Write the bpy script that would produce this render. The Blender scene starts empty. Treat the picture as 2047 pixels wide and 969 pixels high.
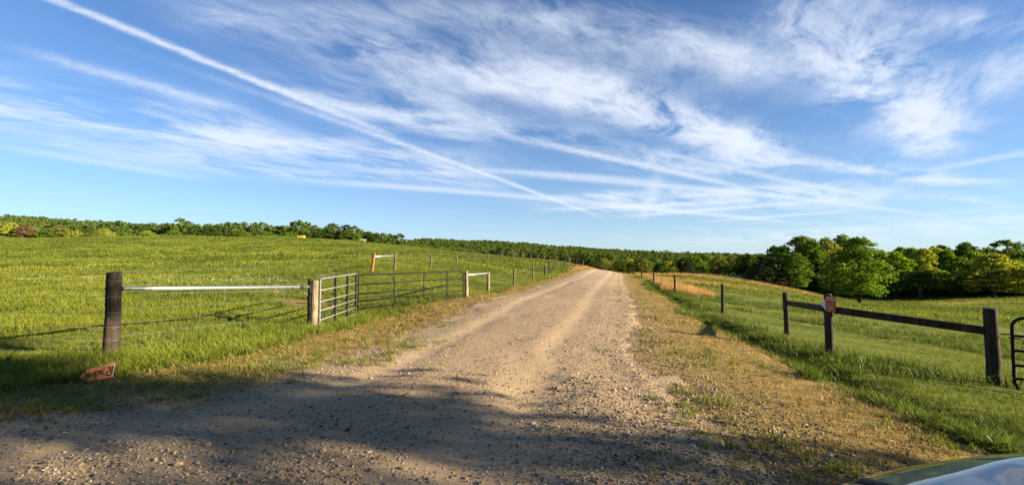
import bpy, math, random
import numpy as np
R = math.radians
scene = bpy.context.scene
COL = scene.collection
rng = np.random.default_rng(7)
random.seed(7)

# ------------------------------------------------------------------ camera
F = 900.0; PITCH = R(2.39); CAMZ = 1.5          # focal length in photo pixels, tilt, eye height
SUN_AZ = R(105); SUN_EL = R(16)
cam_data = bpy.data.cameras.new('camera')
cam_data.sensor_width = 36.0
cam_data.lens = 36.0 * F / 2047.0
cam_data.clip_start = 0.05; cam_data.clip_end = 20000
cam = bpy.data.objects.new('camera', cam_data)
COL.objects.link(cam)
cam.location = (0, 0, CAMZ); cam.rotation_euler = (R(90) + PITCH, 0, 0)
scene.camera = cam

# ------------------------------------------------------------------ pixel helpers
def ray(px, py):
    x = (px - 1023.5) / F; u = -(py - 484.5) / F
    return np.array([x, math.cos(PITCH) - math.sin(PITCH) * u, math.sin(PITCH) + math.cos(PITCH) * u])
def pt(px, py, Y):
    r = ray(px, py); t = Y / r[1]
    return np.array([r[0] * t, Y, CAMZ + r[2] * t])
def wx(px, Y): return pt(px, 522, Y)[0]
def proj(X, Y, Z):
    Z = Z - CAMZ; f = Y * math.cos(PITCH) + Z * math.sin(PITCH); u = -Y * math.sin(PITCH) + Z * math.cos(PITCH)
    return 1023.5 + F * X / f, 484.5 - F * u / f

# ------------------------------------------------------------------ world: clear sky, cirrus sheet, contrails
world = bpy.data.worlds.new('World'); scene.world = world; world.use_nodes = True
wt = world.node_tree; wt.nodes.clear()
def N(t, typ, **kw):
    n = t.nodes.new(typ)
    for k, v in kw.items():
        if k.startswith('i_'):
            n.inputs[int(k[2:]) if k[2:].isdigit() else k[2:]].default_value = v
        else: setattr(n, k, v)
    return n
def L(t, a, b): t.links.new(a, b)
def MA(t, op, a, b=None, clamp=False):
    n = t.nodes.new('ShaderNodeMath'); n.operation = op; n.use_clamp = clamp
    for i, v in enumerate((a, b)):
        if v is None: continue
        if isinstance(v, (int, float)): n.inputs[i].default_value = v
        else: t.links.new(v, n.inputs[i])
    return n.outputs[0]
def MR(t, v, a, b, c=0.0, d=1.0, mode='SMOOTHSTEP'):
    n = t.nodes.new('ShaderNodeMapRange'); n.interpolation_type = mode
    t.links.new(v, n.inputs[0])
    for i, x in enumerate((a, b, c, d)): n.inputs[i + 1].default_value = x
    return n.outputs[0]
def MIX(t, f, a, b, mode='MIX'):
    n = t.nodes.new('ShaderNodeMix'); n.data_type = 'RGBA'; n.blend_type = mode
    for idx, v in ((0, f), (6, a), (7, b)):
        if isinstance(v, (int, float)): n.inputs[idx].default_value = v
        elif isinstance(v, (tuple, list)): n.inputs[idx].default_value = tuple(v) + ((1,) if len(v) == 3 else ())
        else: t.links.new(v, n.inputs[idx])
    return n.outputs[2]
def NOISE(t, vec, scale, detail=4, rough=0.55, dist=0.0):
    n = t.nodes.new('ShaderNodeTexNoise'); n.inputs['Scale'].default_value = scale
    n.inputs['Detail'].default_value = detail; n.inputs['Roughness'].default_value = rough
    n.inputs['Distortion'].default_value = dist
    if vec is not None: t.links.new(vec, n.inputs['Vector'])
    return n.outputs['Fac']

# one streak of cloud: m = amp * exp(-u^4 - v^2) in the plane of the cloud layer
gs = bpy.data.node_groups.new('cloud_streak', 'ShaderNodeTree')
for nm, ty in (('P', 'NodeSocketVector'), ('C', 'NodeSocketVector'), ('U', 'NodeSocketVector'), ('V', 'NodeSocketVector'), ('Amp', 'NodeSocketFloat'), ('Acc', 'NodeSocketFloat')):
    gs.interface.new_socket(nm, in_out='INPUT', socket_type=ty)
gs.interface.new_socket('Acc', in_out='OUTPUT', socket_type='NodeSocketFloat')
gi = gs.nodes.new('NodeGroupInput'); go = gs.nodes.new('NodeGroupOutput')
sb = N(gs, 'ShaderNodeVectorMath', operation='SUBTRACT'); L(gs, gi.outputs['P'], sb.inputs[0]); L(gs, gi.outputs['C'], sb.inputs[1])
du = N(gs, 'ShaderNodeVectorMath', operation='DOT_PRODUCT'); L(gs, sb.outputs[0], du.inputs[0]); L(gs, gi.outputs['U'], du.inputs[1])
dv = N(gs, 'ShaderNodeVectorMath', operation='DOT_PRODUCT'); L(gs, sb.outputs[0], dv.inputs[0]); L(gs, gi.outputs['V'], dv.inputs[1])
u2 = MA(gs, 'MULTIPLY', du.outputs['Value'], du.outputs['Value']); u4 = MA(gs, 'MULTIPLY', u2, u2)
v2 = MA(gs, 'MULTIPLY', dv.outputs['Value'], dv.outputs['Value'])
ex = MA(gs, 'EXPONENT', MA(gs, 'MULTIPLY', MA(gs, 'ADD', u4, v2), -1.0))
L(gs, MA(gs, 'ADD', MA(gs, 'MULTIPLY', ex, gi.outputs['Amp']), gi.outputs['Acc']), go.inputs['Acc'])

tc = wt.nodes.new('ShaderNodeTexCoord')
sep = wt.nodes.new('ShaderNodeSeparateXYZ'); L(wt, tc.outputs['Generated'], sep.inputs[0])
zz = MA(wt, 'ADD', MA(wt, 'MAXIMUM', sep.outputs[2], 0.0), 0.05)
cmb = wt.nodes.new('ShaderNodeCombineXYZ')
L(wt, MA(wt, 'DIVIDE', sep.outputs[0], zz), cmb.inputs[0]); L(wt, MA(wt, 'DIVIDE', sep.outputs[1], zz), cmb.inputs[1])
P0 = cmb.outputs[0]
def plane(px, py):
    d = ray(px, py); d = d / np.linalg.norm(d); z = max(d[2], 0) + 0.05
    return np.array([d[0] / z, d[1] / z])
# warped copies of the plane: strongly for the clouds, a little for the contrails
def warped(amount, scale):
    n = wt.nodes.new('ShaderNodeTexNoise'); n.inputs['Scale'].default_value = scale; n.inputs['Detail'].default_value = 5
    L(wt, P0, n.inputs['Vector'])
    s1 = N(wt, 'ShaderNodeVectorMath', operation='SUBTRACT'); L(wt, n.outputs['Color'], s1.inputs[0]); s1.inputs[1].default_value = (.5, .5, .5)
    s2 = N(wt, 'ShaderNodeVectorMath', operation='SCALE'); L(wt, s1.outputs[0], s2.inputs[0]); s2.inputs['Scale'].default_value = amount
    s3 = N(wt, 'ShaderNodeVectorMath', operation='ADD'); L(wt, P0, s3.inputs[0]); L(wt, s2.outputs[0], s3.inputs[1])
    return s3.outputs[0]
Pc = warped(.55, .9)
Pt = warped(0.06, 8.0)
def streaks(items, P):
    acc = None
    for (cx, cy), (ax, ay), (bx_, by_), amp in items:
        e0, e1 = plane(ax, ay), plane(2 * cx - ax, 2 * cy - ay); c = (e0 + e1) / 2; M_ = np.linalg.inv(np.column_stack([e0 - c, plane(bx_, by_) - plane(cx, cy)]))
        g = wt.nodes.new('ShaderNodeGroup'); g.node_tree = gs
        L(wt, P, g.inputs['P'])
        g.inputs['C'].default_value = (c[0], c[1], 0)
        g.inputs['U'].default_value = (M_[0, 0], M_[0, 1], 0); g.inputs['V'].default_value = (M_[1, 0], M_[1, 1], 0)
        g.inputs['Amp'].default_value = amp; g.inputs['Acc'].default_value = 0
        if acc is not None: L(wt, acc, g.inputs['Acc'])
        acc = g.outputs['Acc']
    return acc
CLOUDS = [((1740, 180), (1900, 290), (1790, 110), 2.4), ((1640, 90), (1760, 130), (1650, 20), 1.1),
          ((1290, 232), (1570, 320), (1310, 196), 2.6), ((1010, 165), (1180, 205), (1015, 140), 1.0),
          ((1330, 95), (1560, 150), (1340, 40), 1.0), ((520, 50), (760, 110), (535, 5), .85), ((760, 130), (880, 250), (860, 110), .8),
          ((250, 245), (620, 300), (258, 200), 1.0), ((650, 310), (980, 360), (655, 275), 1.1), ((420, 330), (760, 372), (424, 312), .7), ((760, 225), (1000, 285), (765, 200), .8), ((1060, 265), (1230, 300), (1062, 240), .9),
          ((60, 210), (330, 260), (66, 180), .5), ((1990, 165), (2060, 140), (2000, 190), 1.2), ((1480, 405), (1800, 395), (1480, 385), 1.2), ((1420, 388), (1740, 378), (1420, 380), .9),
          ((1760, 345), (1950, 362), (1762, 332), 1.1), ((1780, 465), (2200, 440), (1780, 442), .8), ((1370, 330), (1540, 345), (1372, 310), 1.1),
          ((960, 40), (1150, 60), (970, 5), .7), ((1880, 40), (2060, 60), (1890, 0), .8), ((1960, 400), (2040, 405), (1960, 392), .5),
          ((-300, 150), (50, 220), (-280, 80), .6), ((2400, 120), (2700, 100), (2410, 40), .9), ((900, -350), (1500, -300), (930, -500), .8), ((200, -300), (700, -200), (240, -420), .7)]
TRAILS = [((330, 90), (640, 215), (333, 85), 1.3), ((900, 325), (1185, 428), (902, 321.5), 1.0), ((640, 212), (780, 270), (643, 206), .8),
          ((275, 165), (470, 218), (278, 157), .55), ((180, 322), (380, 355), (182, 315), .45), ((900, 383), (1190, 405), (901, 378), .8),
          ((1270, 328), (1490, 376), (1272, 323), 1.0), ((1430, 330), (1570, 360), (1432, 325), .5), ((1320, 372), (1560, 392), (1321, 367), .8),
          ((1120, 350), (1310, 362), (1121, 345), .6), ((700, 215), (820, 245), (703, 206), .7), ((1980, 318), (2090, 298), (1982, 312), .55),
          ((1370, 424), (1560, 442), (1371, 420), .8), ((1640, 374), (1740, 392), (1642, 369), .6), ((1660, 405), (1870, 430), (1661, 401), .6), ((1300, 412), (1500, 405), (1301, 408), .7), ((1480, 415), (1700, 398), (1481, 411), .8), ((1560, 432), (1700, 422), (1561, 429), .6),
          ((1900, 361), (2010, 362), (1900, 356), .6), ((820, 345), (960, 352), (821, 339), .5), ((1300, 395), (1285, 438), (1312, 396), .55)]
mass = streaks(CLOUDS, Pc)
trail = streaks(TRAILS, Pt)
# fibres run with the upper wind: the direction of the long contrail
d_ = plane(1190, 430) - plane(330, 90); ang = math.atan2(d_[1], d_[0])
def fibre(P, sx, sy, scale, detail, rough, dist, off):
    m1 = N(wt, 'ShaderNodeVectorRotate', rotation_type='Z_AXIS'); L(wt, P, m1.inputs['Vector']); m1.inputs['Angle'].default_value = -ang + off
    m2 = N(wt, 'ShaderNodeVectorMath', operation='MULTIPLY'); L(wt, m1.outputs[0], m2.inputs[0]); m2.inputs[1].default_value = (sx, sy, 1)
    return NOISE(wt, m2.outputs[0], scale, detail, rough, dist)
f1 = fibre(Pc, .55, 1.0, 1.7, 10, .62, .5, 0.35)
f2 = fibre(Pc, .4, 1.0, 4.5, 9, .66, .5, 0.1)
f3 = fibre(P0, .8, 1.0, .9, 6, .55, .8, 0)
fl = NOISE(wt, P0, 22, 6, .75)
f4 = fibre(P0, .45, 1.0, 13, 8, .7, .6, .2)
body = MA(wt, 'MULTIPLY', mass, MA(wt, 'ADD', MA(wt, 'MULTIPLY', MR(wt, f1, .38, .66), MR(wt, f4, .25, .7, .55, 1.25)), MA(wt, 'MULTIPLY', MR(wt, f2, .42, .72), .6)))
veil = MA(wt, 'MULTIPLY', MR(wt, f3, .42, .75), MA(wt, 'MULTIPLY', MR(wt, f1, .38, .78), .2))
trl = MA(wt, 'MULTIPLY', MA(wt, 'MULTIPLY', trail, 1.25), MR(wt, fl, .25, .7, .35, 1.1))
dens = MA(wt, 'ADD', MA(wt, 'ADD', body, veil), trl)
alpha = MA(wt, 'SUBTRACT', 1.0, MA(wt, 'EXPONENT', MA(wt, 'MULTIPLY', dens, -1.0)))
alpha = MA(wt, 'MULTIPLY', alpha, MR(wt, sep.outputs[2], .0, .06, .3, .95))
sky = wt.nodes.new('ShaderNodeTexSky'); sky.sky_type = 'NISHITA'; sky.sun_disc = False
sky.sun_elevation = SUN_EL; sky.sun_rotation = SUN_AZ; sky.altitude = 200
sky.air_density = 0.9; sky.dust_density = 0.2; sky.ozone_density = 6.0
hz = MA(wt, 'MULTIPLY', MA(wt, 'EXPONENT', MA(wt, 'MULTIPLY', MA(wt, 'MAXIMUM', sep.outputs[2], 0.0), -7.5)), .72)
col = MIX(wt, alpha, MIX(wt, hz, sky.outputs[0], (3.7, 4.6, 5.0)), (4.9, 5.3, 6.0))
bg = wt.nodes.new('ShaderNodeBackground'); bg.inputs[1].default_value = 0.0515
L(wt, col, bg.inputs[0])
wo = wt.nodes.new('ShaderNodeOutputWorld'); L(wt, bg.outputs[0], wo.inputs[0])
world.cycles.sampling_method = 'MANUAL'; world.cycles.sample_map_resolution = 512

# ------------------------------------------------------------------ sun, exposure
sun_data = bpy.data.lights.new('sun', 'SUN'); sun_data.energy = 5.0; sun_data.angle = R(0.53); sun_data.color = (1.0, .86, .64)
sun = bpy.data.objects.new('sun', sun_data); COL.objects.link(sun)
SD = np.array([math.sin(SUN_AZ) * math.cos(SUN_EL), math.cos(SUN_AZ) * math.cos(SUN_EL), math.sin(SUN_EL)])
from mathutils import Vector, Matrix
sun.rotation_euler = Vector(SD).to_track_quat('Z', 'Y').to_euler(); sun.location = (30, -10, 30)
vs = scene.view_settings; vs.view_transform = 'Standard'; vs.look = 'None'; vs.exposure = 1.85; vs.gamma = 1.0; vs.use_curve_mapping = False
scene.cycles.use_denoising = True
try: scene.cycles.denoiser = 'OPENIMAGEDENOISE'
except Exception: pass
scene.cycles.max_bounces = 6; scene.cycles.transparent_max_bounces = 12

# ------------------------------------------------------------------ materials
def mat(name):
    m = bpy.data.materials.new(name); m.use_nodes = True
    t = m.node_tree; t.nodes.clear()
    out = t.nodes.new('ShaderNodeOutputMaterial')
    return m, t, out
def principled(t, out, color, rough=.8, metal=0.0, spec=.3, bump=None, bump_d=.02, bump_s=.6, coat=0.0):
    b = t.nodes.new('ShaderNodeBsdfPrincipled')
    if isinstance(color, (tuple, list)): b.inputs['Base Color'].default_value = tuple(color) + (1,)
    else: t.links.new(color, b.inputs['Base Color'])
    if isinstance(rough, (int, float)): b.inputs['Roughness'].default_value = rough
    else: t.links.new(rough, b.inputs['Roughness'])
    b.inputs['Metallic'].default_value = metal; b.inputs['Specular IOR Level'].default_value = spec
    b.inputs['Coat Weight'].default_value = coat; b.inputs['Coat Roughness'].default_value = .03
    if bump is not None:
        bn = t.nodes.new('ShaderNodeBump'); bn.inputs['Strength'].default_value = bump_s; bn.inputs['Distance'].default_value = bump_d
        t.links.new(bump, bn.inputs['Height']); t.links.new(bn.outputs[0], b.inputs['Normal'])
    t.links.new(b.outputs[0], out.inputs[0])
    return b
def coords(t, kind='Object', scale=None):
    c = t.nodes.new('ShaderNodeTexCoord').outputs[kind]
    if scale:
        m = t.nodes.new('ShaderNodeVectorMath'); m.operation = 'MULTIPLY'; t.links.new(c, m.inputs[0]); m.inputs[1].default_value = scale
        c = m.outputs[0]
    return c
def plain(name, color, rough=.7, metal=0.0, spec=.3, var=.15, scale=8.0, coat=0.0):
    m, t, out = mat(name)
    n = NOISE(t, coords(t), scale, 5, .6)
    c = MIX(t, n, tuple(x * (1 - var) for x in color), tuple(min(1, x * (1 + var)) for x in color))
    r = MR(t, n, .2, .8, max(.02, rough - .1), min(1, rough + .1))
    principled(t, out, c, r, metal, spec, coat=coat)
    return m
def wood(name, dark, light, rough=.85):
    m, t, out = mat(name)
    g = NOISE(t, coords(t, 'Object', (26, 26, 1.6)), 1.0, 6, .65, .4)
    b = NOISE(t, coords(t), 5.0, 4, .6)
    c = MIX(t, MR(t, g, .3, .72), dark, light)
    c = MIX(t, MR(t, b, .35, .75), c, tuple(.55 * a + .1 * l for a, l in zip(dark, light)))
    principled(t, out, c, rough, 0, .15, bump=g, bump_d=.012, bump_s=.9)
    return m
M = {}
M['wood_dark'] = wood('wood_dark', (.022, .016, .012), (.085, .06, .042))
M['wood_grey'] = wood('wood_grey', (.13, .095, .06), (.37, .285, .18))
M['wood_brown'] = wood('wood_brown', (.07, .048, .03), (.21, .155, .1))
M['wood_orange'] = wood('wood_orange', (.17, .07, .022), (.36, .17, .055))
M['galv'] = plain('galvanised_pipe', (.72, .72, .72), .38, .85, .5, .08, 14)
M['gate_grey'] = plain('gate_grey_paint', (.17, .168, .165), .6, .1, .25, .2, 10)
M['gate_dark'] = plain('gate_dark_paint', (.014, .014, .015), .75, .0, .12, .3, 12)
M['wire'] = plain('fence_wire', (.20, .20, .19), .6, .4, .3, .15, 20)

def attr(t, name, kind='GEOMETRY'):
    a = t.nodes.new('ShaderNodeAttribute'); a.attribute_type = kind; a.attribute_name = name
    return a.outputs['Fac']

# ------------------------------------------------------------------ terrain height from control points
PIX = [(228,713,7.0),(628,657,11.3),(713,633,14.6),(933,595,18),(976,582,24.7),(1027,573,28),(1066,560,36.7),(1089,554,43),
 (745,545,27),(790,538,30),(862,532,36.7),(913,529,41),(949,525.5,49.5),(976,523.5,55),(1020,521,66),(1077,521,82),(1130,526,100),
 (0,560,22),(0,520,42),(0,490,80),(0,474,125),(370,600,15),(370,550,26),(370,515,45),(370,488,80),(370,471,125),
 (560,473,125),(560,500,60),(560,540,30),(700,482,120),(700,503,60),(800,493,115),(900,504,110),(1000,513.5,105),
 (200,473,125),(200,520,42),(200,560,22),
 (1380,550,88),(1500,563,82),(1600,583,80),(1715,606,83),(1715,614,58),(1800,604,88),(1800,621,52),(1900,604,80),(2047,601,74),
 (1443,625,17.4),(1348,585,29),(1306,567,41),(1282,556,55),(1266,549,70),(1570,668,13),(1655,708,9.5),(1975,770,8.07),(2047,790,7.5),
 (1400,546,170),(1500,557,165),(1440,552,300),(1340,552,300),(1250,548,300),(1150,532,260),(1060,522,240)]
XYZ = [(0,0,0),(0,5,0),(.5,10,0),(-4,4,0),(3,4,-.02),(0,-10,0),(-10,-10,0),(9,-6,-.4),(14,0,-.9),(-30,-30,0),(30,-30,-1.5),(-100,-100,0),(100,-100,-4),(0,-300,0),(-12,3,0),
 (.8,13,0),(2.3,20,0),(5,33,0),(9.5,50,0),(12.7,63,0),(15.5,75,-.02),(19,88,-.7),(24,110,-2.5),(30,140,-5.5),
 (4.5,13,-.1),(6.5,20,-.1),(-60,10,.5),(-120,20,4),(-60,-30,0),(60,20,-4.5),(110,50,-6),(120,-30,-5)]
PG = [(0,175,5),(200,175,5),(400,175,6),(600,175,5),(750,180,3),(900,180,1.5),(1000,170,0),(0,270,8),(300,270,6),
 (0,500,38),(200,500,33),(370,500,23),(500,480,19),(640,450,19),(740,450,15),(0,700,42),(300,700,34),(640,700,22),
 (770,400,0),(770,700,21),(850,400,-2),(850,700,22),(900,400,-3),(900,700,22),(980,400,-4),(980,700,19.5),(1050,400,-5),(1050,700,15.5),(1150,400,-6),(1150,720,10.5),(900,900,22),(1050,900,18),
 (1250,420,-7),(1340,430,-8),(1340,700,8.3),(1340,760,9),(1340,860,5),(1250,560,-3),(1250,760,7),(1450,600,-2),(1600,140,-8),(1600,300,-7),
 (1800,140,-7.5),(2040,120,-6.5),(1800,300,-6),(2040,300,-4),(1500,240,-8)]
XYZ += [(wx(p, Y), Y, z) for p, Y, z in PG]
XYZ += [(2500 * math.sin(R(a)), 2500 * math.cos(R(a)), 10) for a in range(0, 360, 20)]
CP = np.array([list(pt(*p)) for p in PIX] + [list(p) for p in XYZ], float)
def warp(X, Y):
    r = np.hypot(X, Y) + 1e-9; l = np.log1p(r / 6.0)
    return X / r * l, Y / r * l
_cu, _cv = warp(CP[:, 0], CP[:, 1]); _cq = CP[:, 2] / (np.hypot(CP[:, 0], CP[:, 1]) + 8)
def _phi(d): return np.sqrt(d * d + 0.0025)
_n = len(CP)
_A = _phi(np.hypot(_cu[:, None] - _cu[None], _cv[:, None] - _cv[None])) - np.eye(_n) * .004
_P = np.c_[np.ones(_n), _cu, _cv]
_S = np.linalg.solve(np.block([[_A, _P], [_P.T, np.zeros((3, 3))]]), np.r_[_cq, 0, 0, 0])
# value noise on a lattice, for relief and for patches
_lat = np.random.default_rng(3).random((256, 256))
def vnoise(X, Y, s):
    x = np.asarray(X, float) / s + 1000.3; y = np.asarray(Y, float) / s + 1000.7
    i = np.floor(x).astype(int); j = np.floor(y).astype(int); fx = x - i; fy = y - j
    fx = fx * fx * (3 - 2 * fx); fy = fy * fy * (3 - 2 * fy)
    g = lambda a, b: _lat[a % 256, b % 256]
    return (g(i, j) * (1 - fx) + g(i + 1, j) * fx) * (1 - fy) + (g(i, j + 1) * (1 - fx) + g(i + 1, j + 1) * fx) * fy
def fbm(X, Y, s, o=3):
    v = 0; a = .5
    for k in range(o): v = v + a * vnoise(np.asarray(X) + 37 * k, np.asarray(Y) - 91 * k, s / 2 ** k); a *= .5
    return v / (1 - .5 ** o)
def gz0(X, Y):
    X = np.asarray(X, float); Y = np.asarray(Y, float); sh = X.shape; X = X.ravel(); Y = Y.ravel(); out = np.empty(len(X))
    for i in range(0, len(X), 20000):
        x = X[i:i + 20000]; y = Y[i:i + 20000]; u, v = warp(x, y)
        q = _phi(np.hypot(u[:, None] - _cu, v[:, None] - _cv)) @ _S[:_n] + _S[_n] + _S[_n + 1] * u + _S[_n + 2] * v
        out[i:i + 20000] = q * (np.hypot(x, y) + 8)
    return out.reshape(sh)

# lines along the road, X as a function of Y
def line(pts):
    p = np.array(pts, float); return lambda Y: np.interp(Y, p[:, 1], p[:, 0])
ROAD_L = line([(-9.5, -6), (-8.5, 0), (-6.5, 3.0), (-4.9, 4.3), (-4.1, 5.0), (-3.35, 5.7), (-3.0, 6.8), (-2.6, 9.1), (-1.85, 13.5), (-1.2, 17.3), (.2, 23.3), (3.2, 35.5), (7.6, 53), (13, 75), (17, 88), (23, 110), (31, 145)])
ROAD_R = line([(2.6, -6), (1.9, 0), (1.55, 5), (1.75, 7.6), (2.7, 10.5), (3.9, 15), (5.0, 19.8), (8.6, 35.5), (12.9, 53), (18, 75), (21.5, 88), (27.5, 110), (35.5, 145)])
VERGE_R = line([(6, -6), (4.6, 0), (4.1, 4), (4.2, 6), (4.45, 8), (4.9, 10.5), (5.6, 14), (6.6, 19.8), (9.8, 33), (14.6, 53), (19, 70), (22, 80), (30, 110), (38, 145)])
VERGE_L = line([(-13, -6), (-10, 0), (-8, 3.4), (-6.2, 4.8), (-5.2, 6), (-4.5, 7.5), (-4.4, 10), (-4.2, 13), (-3.3, 16), (-2.3, 18), (-.9, 23.3), (1.6, 33), (6, 52), (11.3, 75), (15.3, 88), (21, 110), (29, 145)])
FENCE_R = line([(6.7, 9.5), (7.0, 11), (8.1, 17.4), (10.5, 29), (12.9, 41), (15.8, 55), (18.9, 70), (23, 90), (30, 115)])
def sstep(x, a, b):
    t = np.clip((x - a) / (b - a), 0, 1); return t * t * (3 - 2 * t)
def gz(X, Y):
    X = np.asarray(X, float); Y = np.asarray(Y, float); r = np.hypot(X, Y)
    z = gz0(X, Y)
    inroad = sstep(X, ROAD_L(Y) - .9, ROAD_L(Y)) * (1 - sstep(X, ROAD_R(Y), ROAD_R(Y) + .5)) * (Y < 150)
    rough = (fbm(X, Y, 2.2, 3) - .5) * .16 * sstep(r, 3, 12) + (fbm(X, Y, 11, 3) - .5) * .35 * sstep(r, 12, 45)
    z = z + rough * (1 - inroad) * (1 - .7 * sstep(X, ROAD_R(Y), ROAD_R(Y) + .3) * (1 - sstep(X, VERGE_R(Y) - .3, VERGE_R(Y) + .2)))
    ditch = np.exp(-((X - VERGE_R(Y) - .75) / .42) ** 2) * sstep(Y, 3, 6) * (1 - sstep(Y, 60, 80)) * (.5 + fbm(X, Y, 3, 2))
    return z - .24 * ditch
# patches
def ell(X, Y, cx, cy, a, b, rot=0.0):
    c, s = math.cos(rot), math.sin(rot); x = X - cx; y = Y - cy
    return np.exp(-(((x * c + y * s) / a) ** 2 + ((-x * s + y * c) / b) ** 2))
def dirt_mask(X, Y):
    d = 1.1 * ell(X, Y, -4.9, 13.6, 1.9, 1.0, .5) + .85 * ell(X, Y, -6.6, 16.2, 2.4, .9, -.3) + .7 * ell(X, Y, -9, 19, 2.2, .8, -.3) + .7 * ell(X, Y, -12.5, 23, 3, 1.0) + .6 * ell(X, Y, -9.5, 26, 3.5, 1.4) + .5 * ell(X, Y, -16, 32, 4, 1.5)
    return np.clip(d * (2.2 * fbm(X, Y, .7, 3) - .35), 0, 1)
def sedge_mask(X, Y):
    fr = FENCE_R(Y)
    a = 1.5 * np.exp(-((X - fr - 1.3) / 1.2) ** 2) * sstep(Y, 25, 32)
    px, py = proj(X, np.maximum(Y, 1), gz0(X, Y))
    crest = np.exp(-((Y - (86 - .02 * (px - 1380))) / 11) ** 2) * sstep(px, 1260, 1300) * (1 - sstep(px, 1590, 1680))
    mid = .75 * np.exp(-((Y - 55 + (px - 1400) * .03) / 9) ** 2) * sstep(px, 1290, 1330) * (1 - sstep(px, 1450, 1640))
    right = .8 * np.exp(-((Y - 79) / 7) ** 2) * sstep(px, 1810, 1900)
    return np.clip((a + crest * 1.05 + mid * .7 + right) * (.3 + 1.5 * fbm(X, Y, 7, 3)), 0, 1) * (Y > 5)
def vwob(X, Y): return (fbm(X, Y, 2.8, 3) - .5) * 1.7 * sstep(Y, 2, 8)
def verge_mask(X, Y):
    w = vwob(X, Y)
    r = (X > ROAD_R(Y) - .5) & (X < VERGE_R(Y) + w)
    l = (X < ROAD_L(Y) + .4) & (X > VERGE_L(Y) + w)
    return (r | l) & (Y < 150)
def in_road(X, Y, m=0.0):
    return (X > ROAD_L(Y) + m) & (X < ROAD_R(Y) - m) & (Y < 150)

# ------------------------------------------------------------------ mesh helpers
def mesh_from(name, v, f, m=None, smooth=True):
    me = bpy.data.meshes.new(name)
    if isinstance(f, np.ndarray) and len(f):
        v = np.asarray(v, np.float32); k = f.shape[1]
        me.vertices.add(len(v)); me.vertices.foreach_set('co', v.ravel())
        me.loops.add(f.size); me.loops.foreach_set('vertex_index', f.ravel().astype(np.int32))
        me.polygons.add(len(f)); me.polygons.foreach_set('loop_start', np.arange(0, f.size, k, dtype=np.int32))
        me.update(calc_edges=True)
    else:
        me.from_pydata([tuple(map(float, p)) for p in v], [], [tuple(map(int, q)) for q in f]); me.update()
    if smooth: me.polygons.foreach_set('use_smooth', np.ones(len(me.polygons), bool))
    if m: me.materials.append(m)
    return me
ORG = {}
def link(name, data, parent=None, loc=None):
    o = bpy.data.objects.new(name, data); COL.objects.link(o)
    if parent is not None: o.parent = parent
    if loc is not None: o.location = loc
    return o
def tag(o, label=None, cat=None, group=None, kind=None):
    for k, v in (('label', label), ('category', cat), ('group', group), ('kind', kind)):
        if v: o[k] = v
    return o
def thing(name, label, cat, loc, group=None):
    o = link(name, None, loc=tuple(map(float, loc))); o.empty_display_size = .2
    ORG[o.name] = np.array(loc, float)
    return tag(o, label, cat, group)
class MB:
    def __init__(s): s.v = []; s.f = []
    def add(s, v, f):
        b = len(s.v); s.v += [tuple(map(float, p)) for p in v]; s.f += [tuple(b + i for i in q) for q in f]
    def tube(s, pts, rad, sides=8, cap=True):
        pts = [np.array(p, float) for p in pts]; n = len(pts)
        if not hasattr(rad, '__len__'): rad = [rad] * n
        b = len(s.v); up = None
        for i, p in enumerate(pts):
            t = pts[min(i + 1, n - 1)] - pts[max(i - 1, 0)]; t = t / (np.linalg.norm(t) + 1e-12)
            if up is None: up = np.array([0, 0, 1.]) if abs(t[2]) < .9 else np.array([0, 1., 0])
            a = np.cross(t, up); a /= np.linalg.norm(a) + 1e-12; up = np.cross(a, t)
            for k in range(sides):
                th = 2 * math.pi * k / sides
                s.v.append(tuple(p + rad[i] * (math.cos(th) * a + math.sin(th) * up)))
        for i in range(n - 1):
            for k in range(sides):
                k2 = (k + 1) % sides
                s.f.append((b + i * sides + k, b + i * sides + k2, b + (i + 1) * sides + k2, b + (i + 1) * sides + k))
        if cap:
            s.f.append(tuple(b + k for k in range(sides))[::-1]); s.f.append(tuple(b + (n - 1) * sides + k for k in range(sides)))
    def beam(s, a, b_, w, h, bev=.012):
        a = np.array(a, float); b_ = np.array(b_, float); t = b_ - a; t /= np.linalg.norm(t)
        side = np.cross(t, [0, 0, 1.] if abs(t[2]) < .9 else [0, 1., 0]); side /= np.linalg.norm(side); up = np.cross(side, t)
        pr = [(-w + bev, -h), (w - bev, -h), (w, -h + bev), (w, h - bev), (w - bev, h), (-w + bev, h), (-w, h - bev), (-w, -h + bev)]
        base = len(s.v)
        for p in (a, b_):
            for x, y in pr: s.v.append(tuple(p + side * x + up * y))
        for k in range(8): s.f.append((base + k, base + (k + 1) % 8, base + 8 + (k + 1) % 8, base + 8 + k))
        s.f.append(tuple(base + k for k in range(8))[::-1]); s.f.append(tuple(base + 8 + k for k in range(8)))
    def box(s, c, d):
        c = np.array(c, float); d = np.array(d, float) / 2
        v = [c + d * np.array(q) for q in ((-1,-1,-1),(1,-1,-1),(1,1,-1),(-1,1,-1),(-1,-1,1),(1,-1,1),(1,1,1),(-1,1,1))]
        s.add(v, [(0,3,2,1),(4,5,6,7),(0,1,5,4),(1,2,6,5),(2,3,7,6),(3,0,4,7)])
    def build(s, name, m, parent=None, smooth=False, origin=None):
        og = np.zeros(3) if origin is None else np.array(origin, float)
        if parent is not None: og = ORG[parent.name]
        me = mesh_from(name, [np.array(p) - og for p in s.v], s.f, m, smooth)
        o = link(name, me, parent)
        ORG[o.name] = og
        if parent is None and origin is not None: o.location = tuple(og)
        return o

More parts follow.
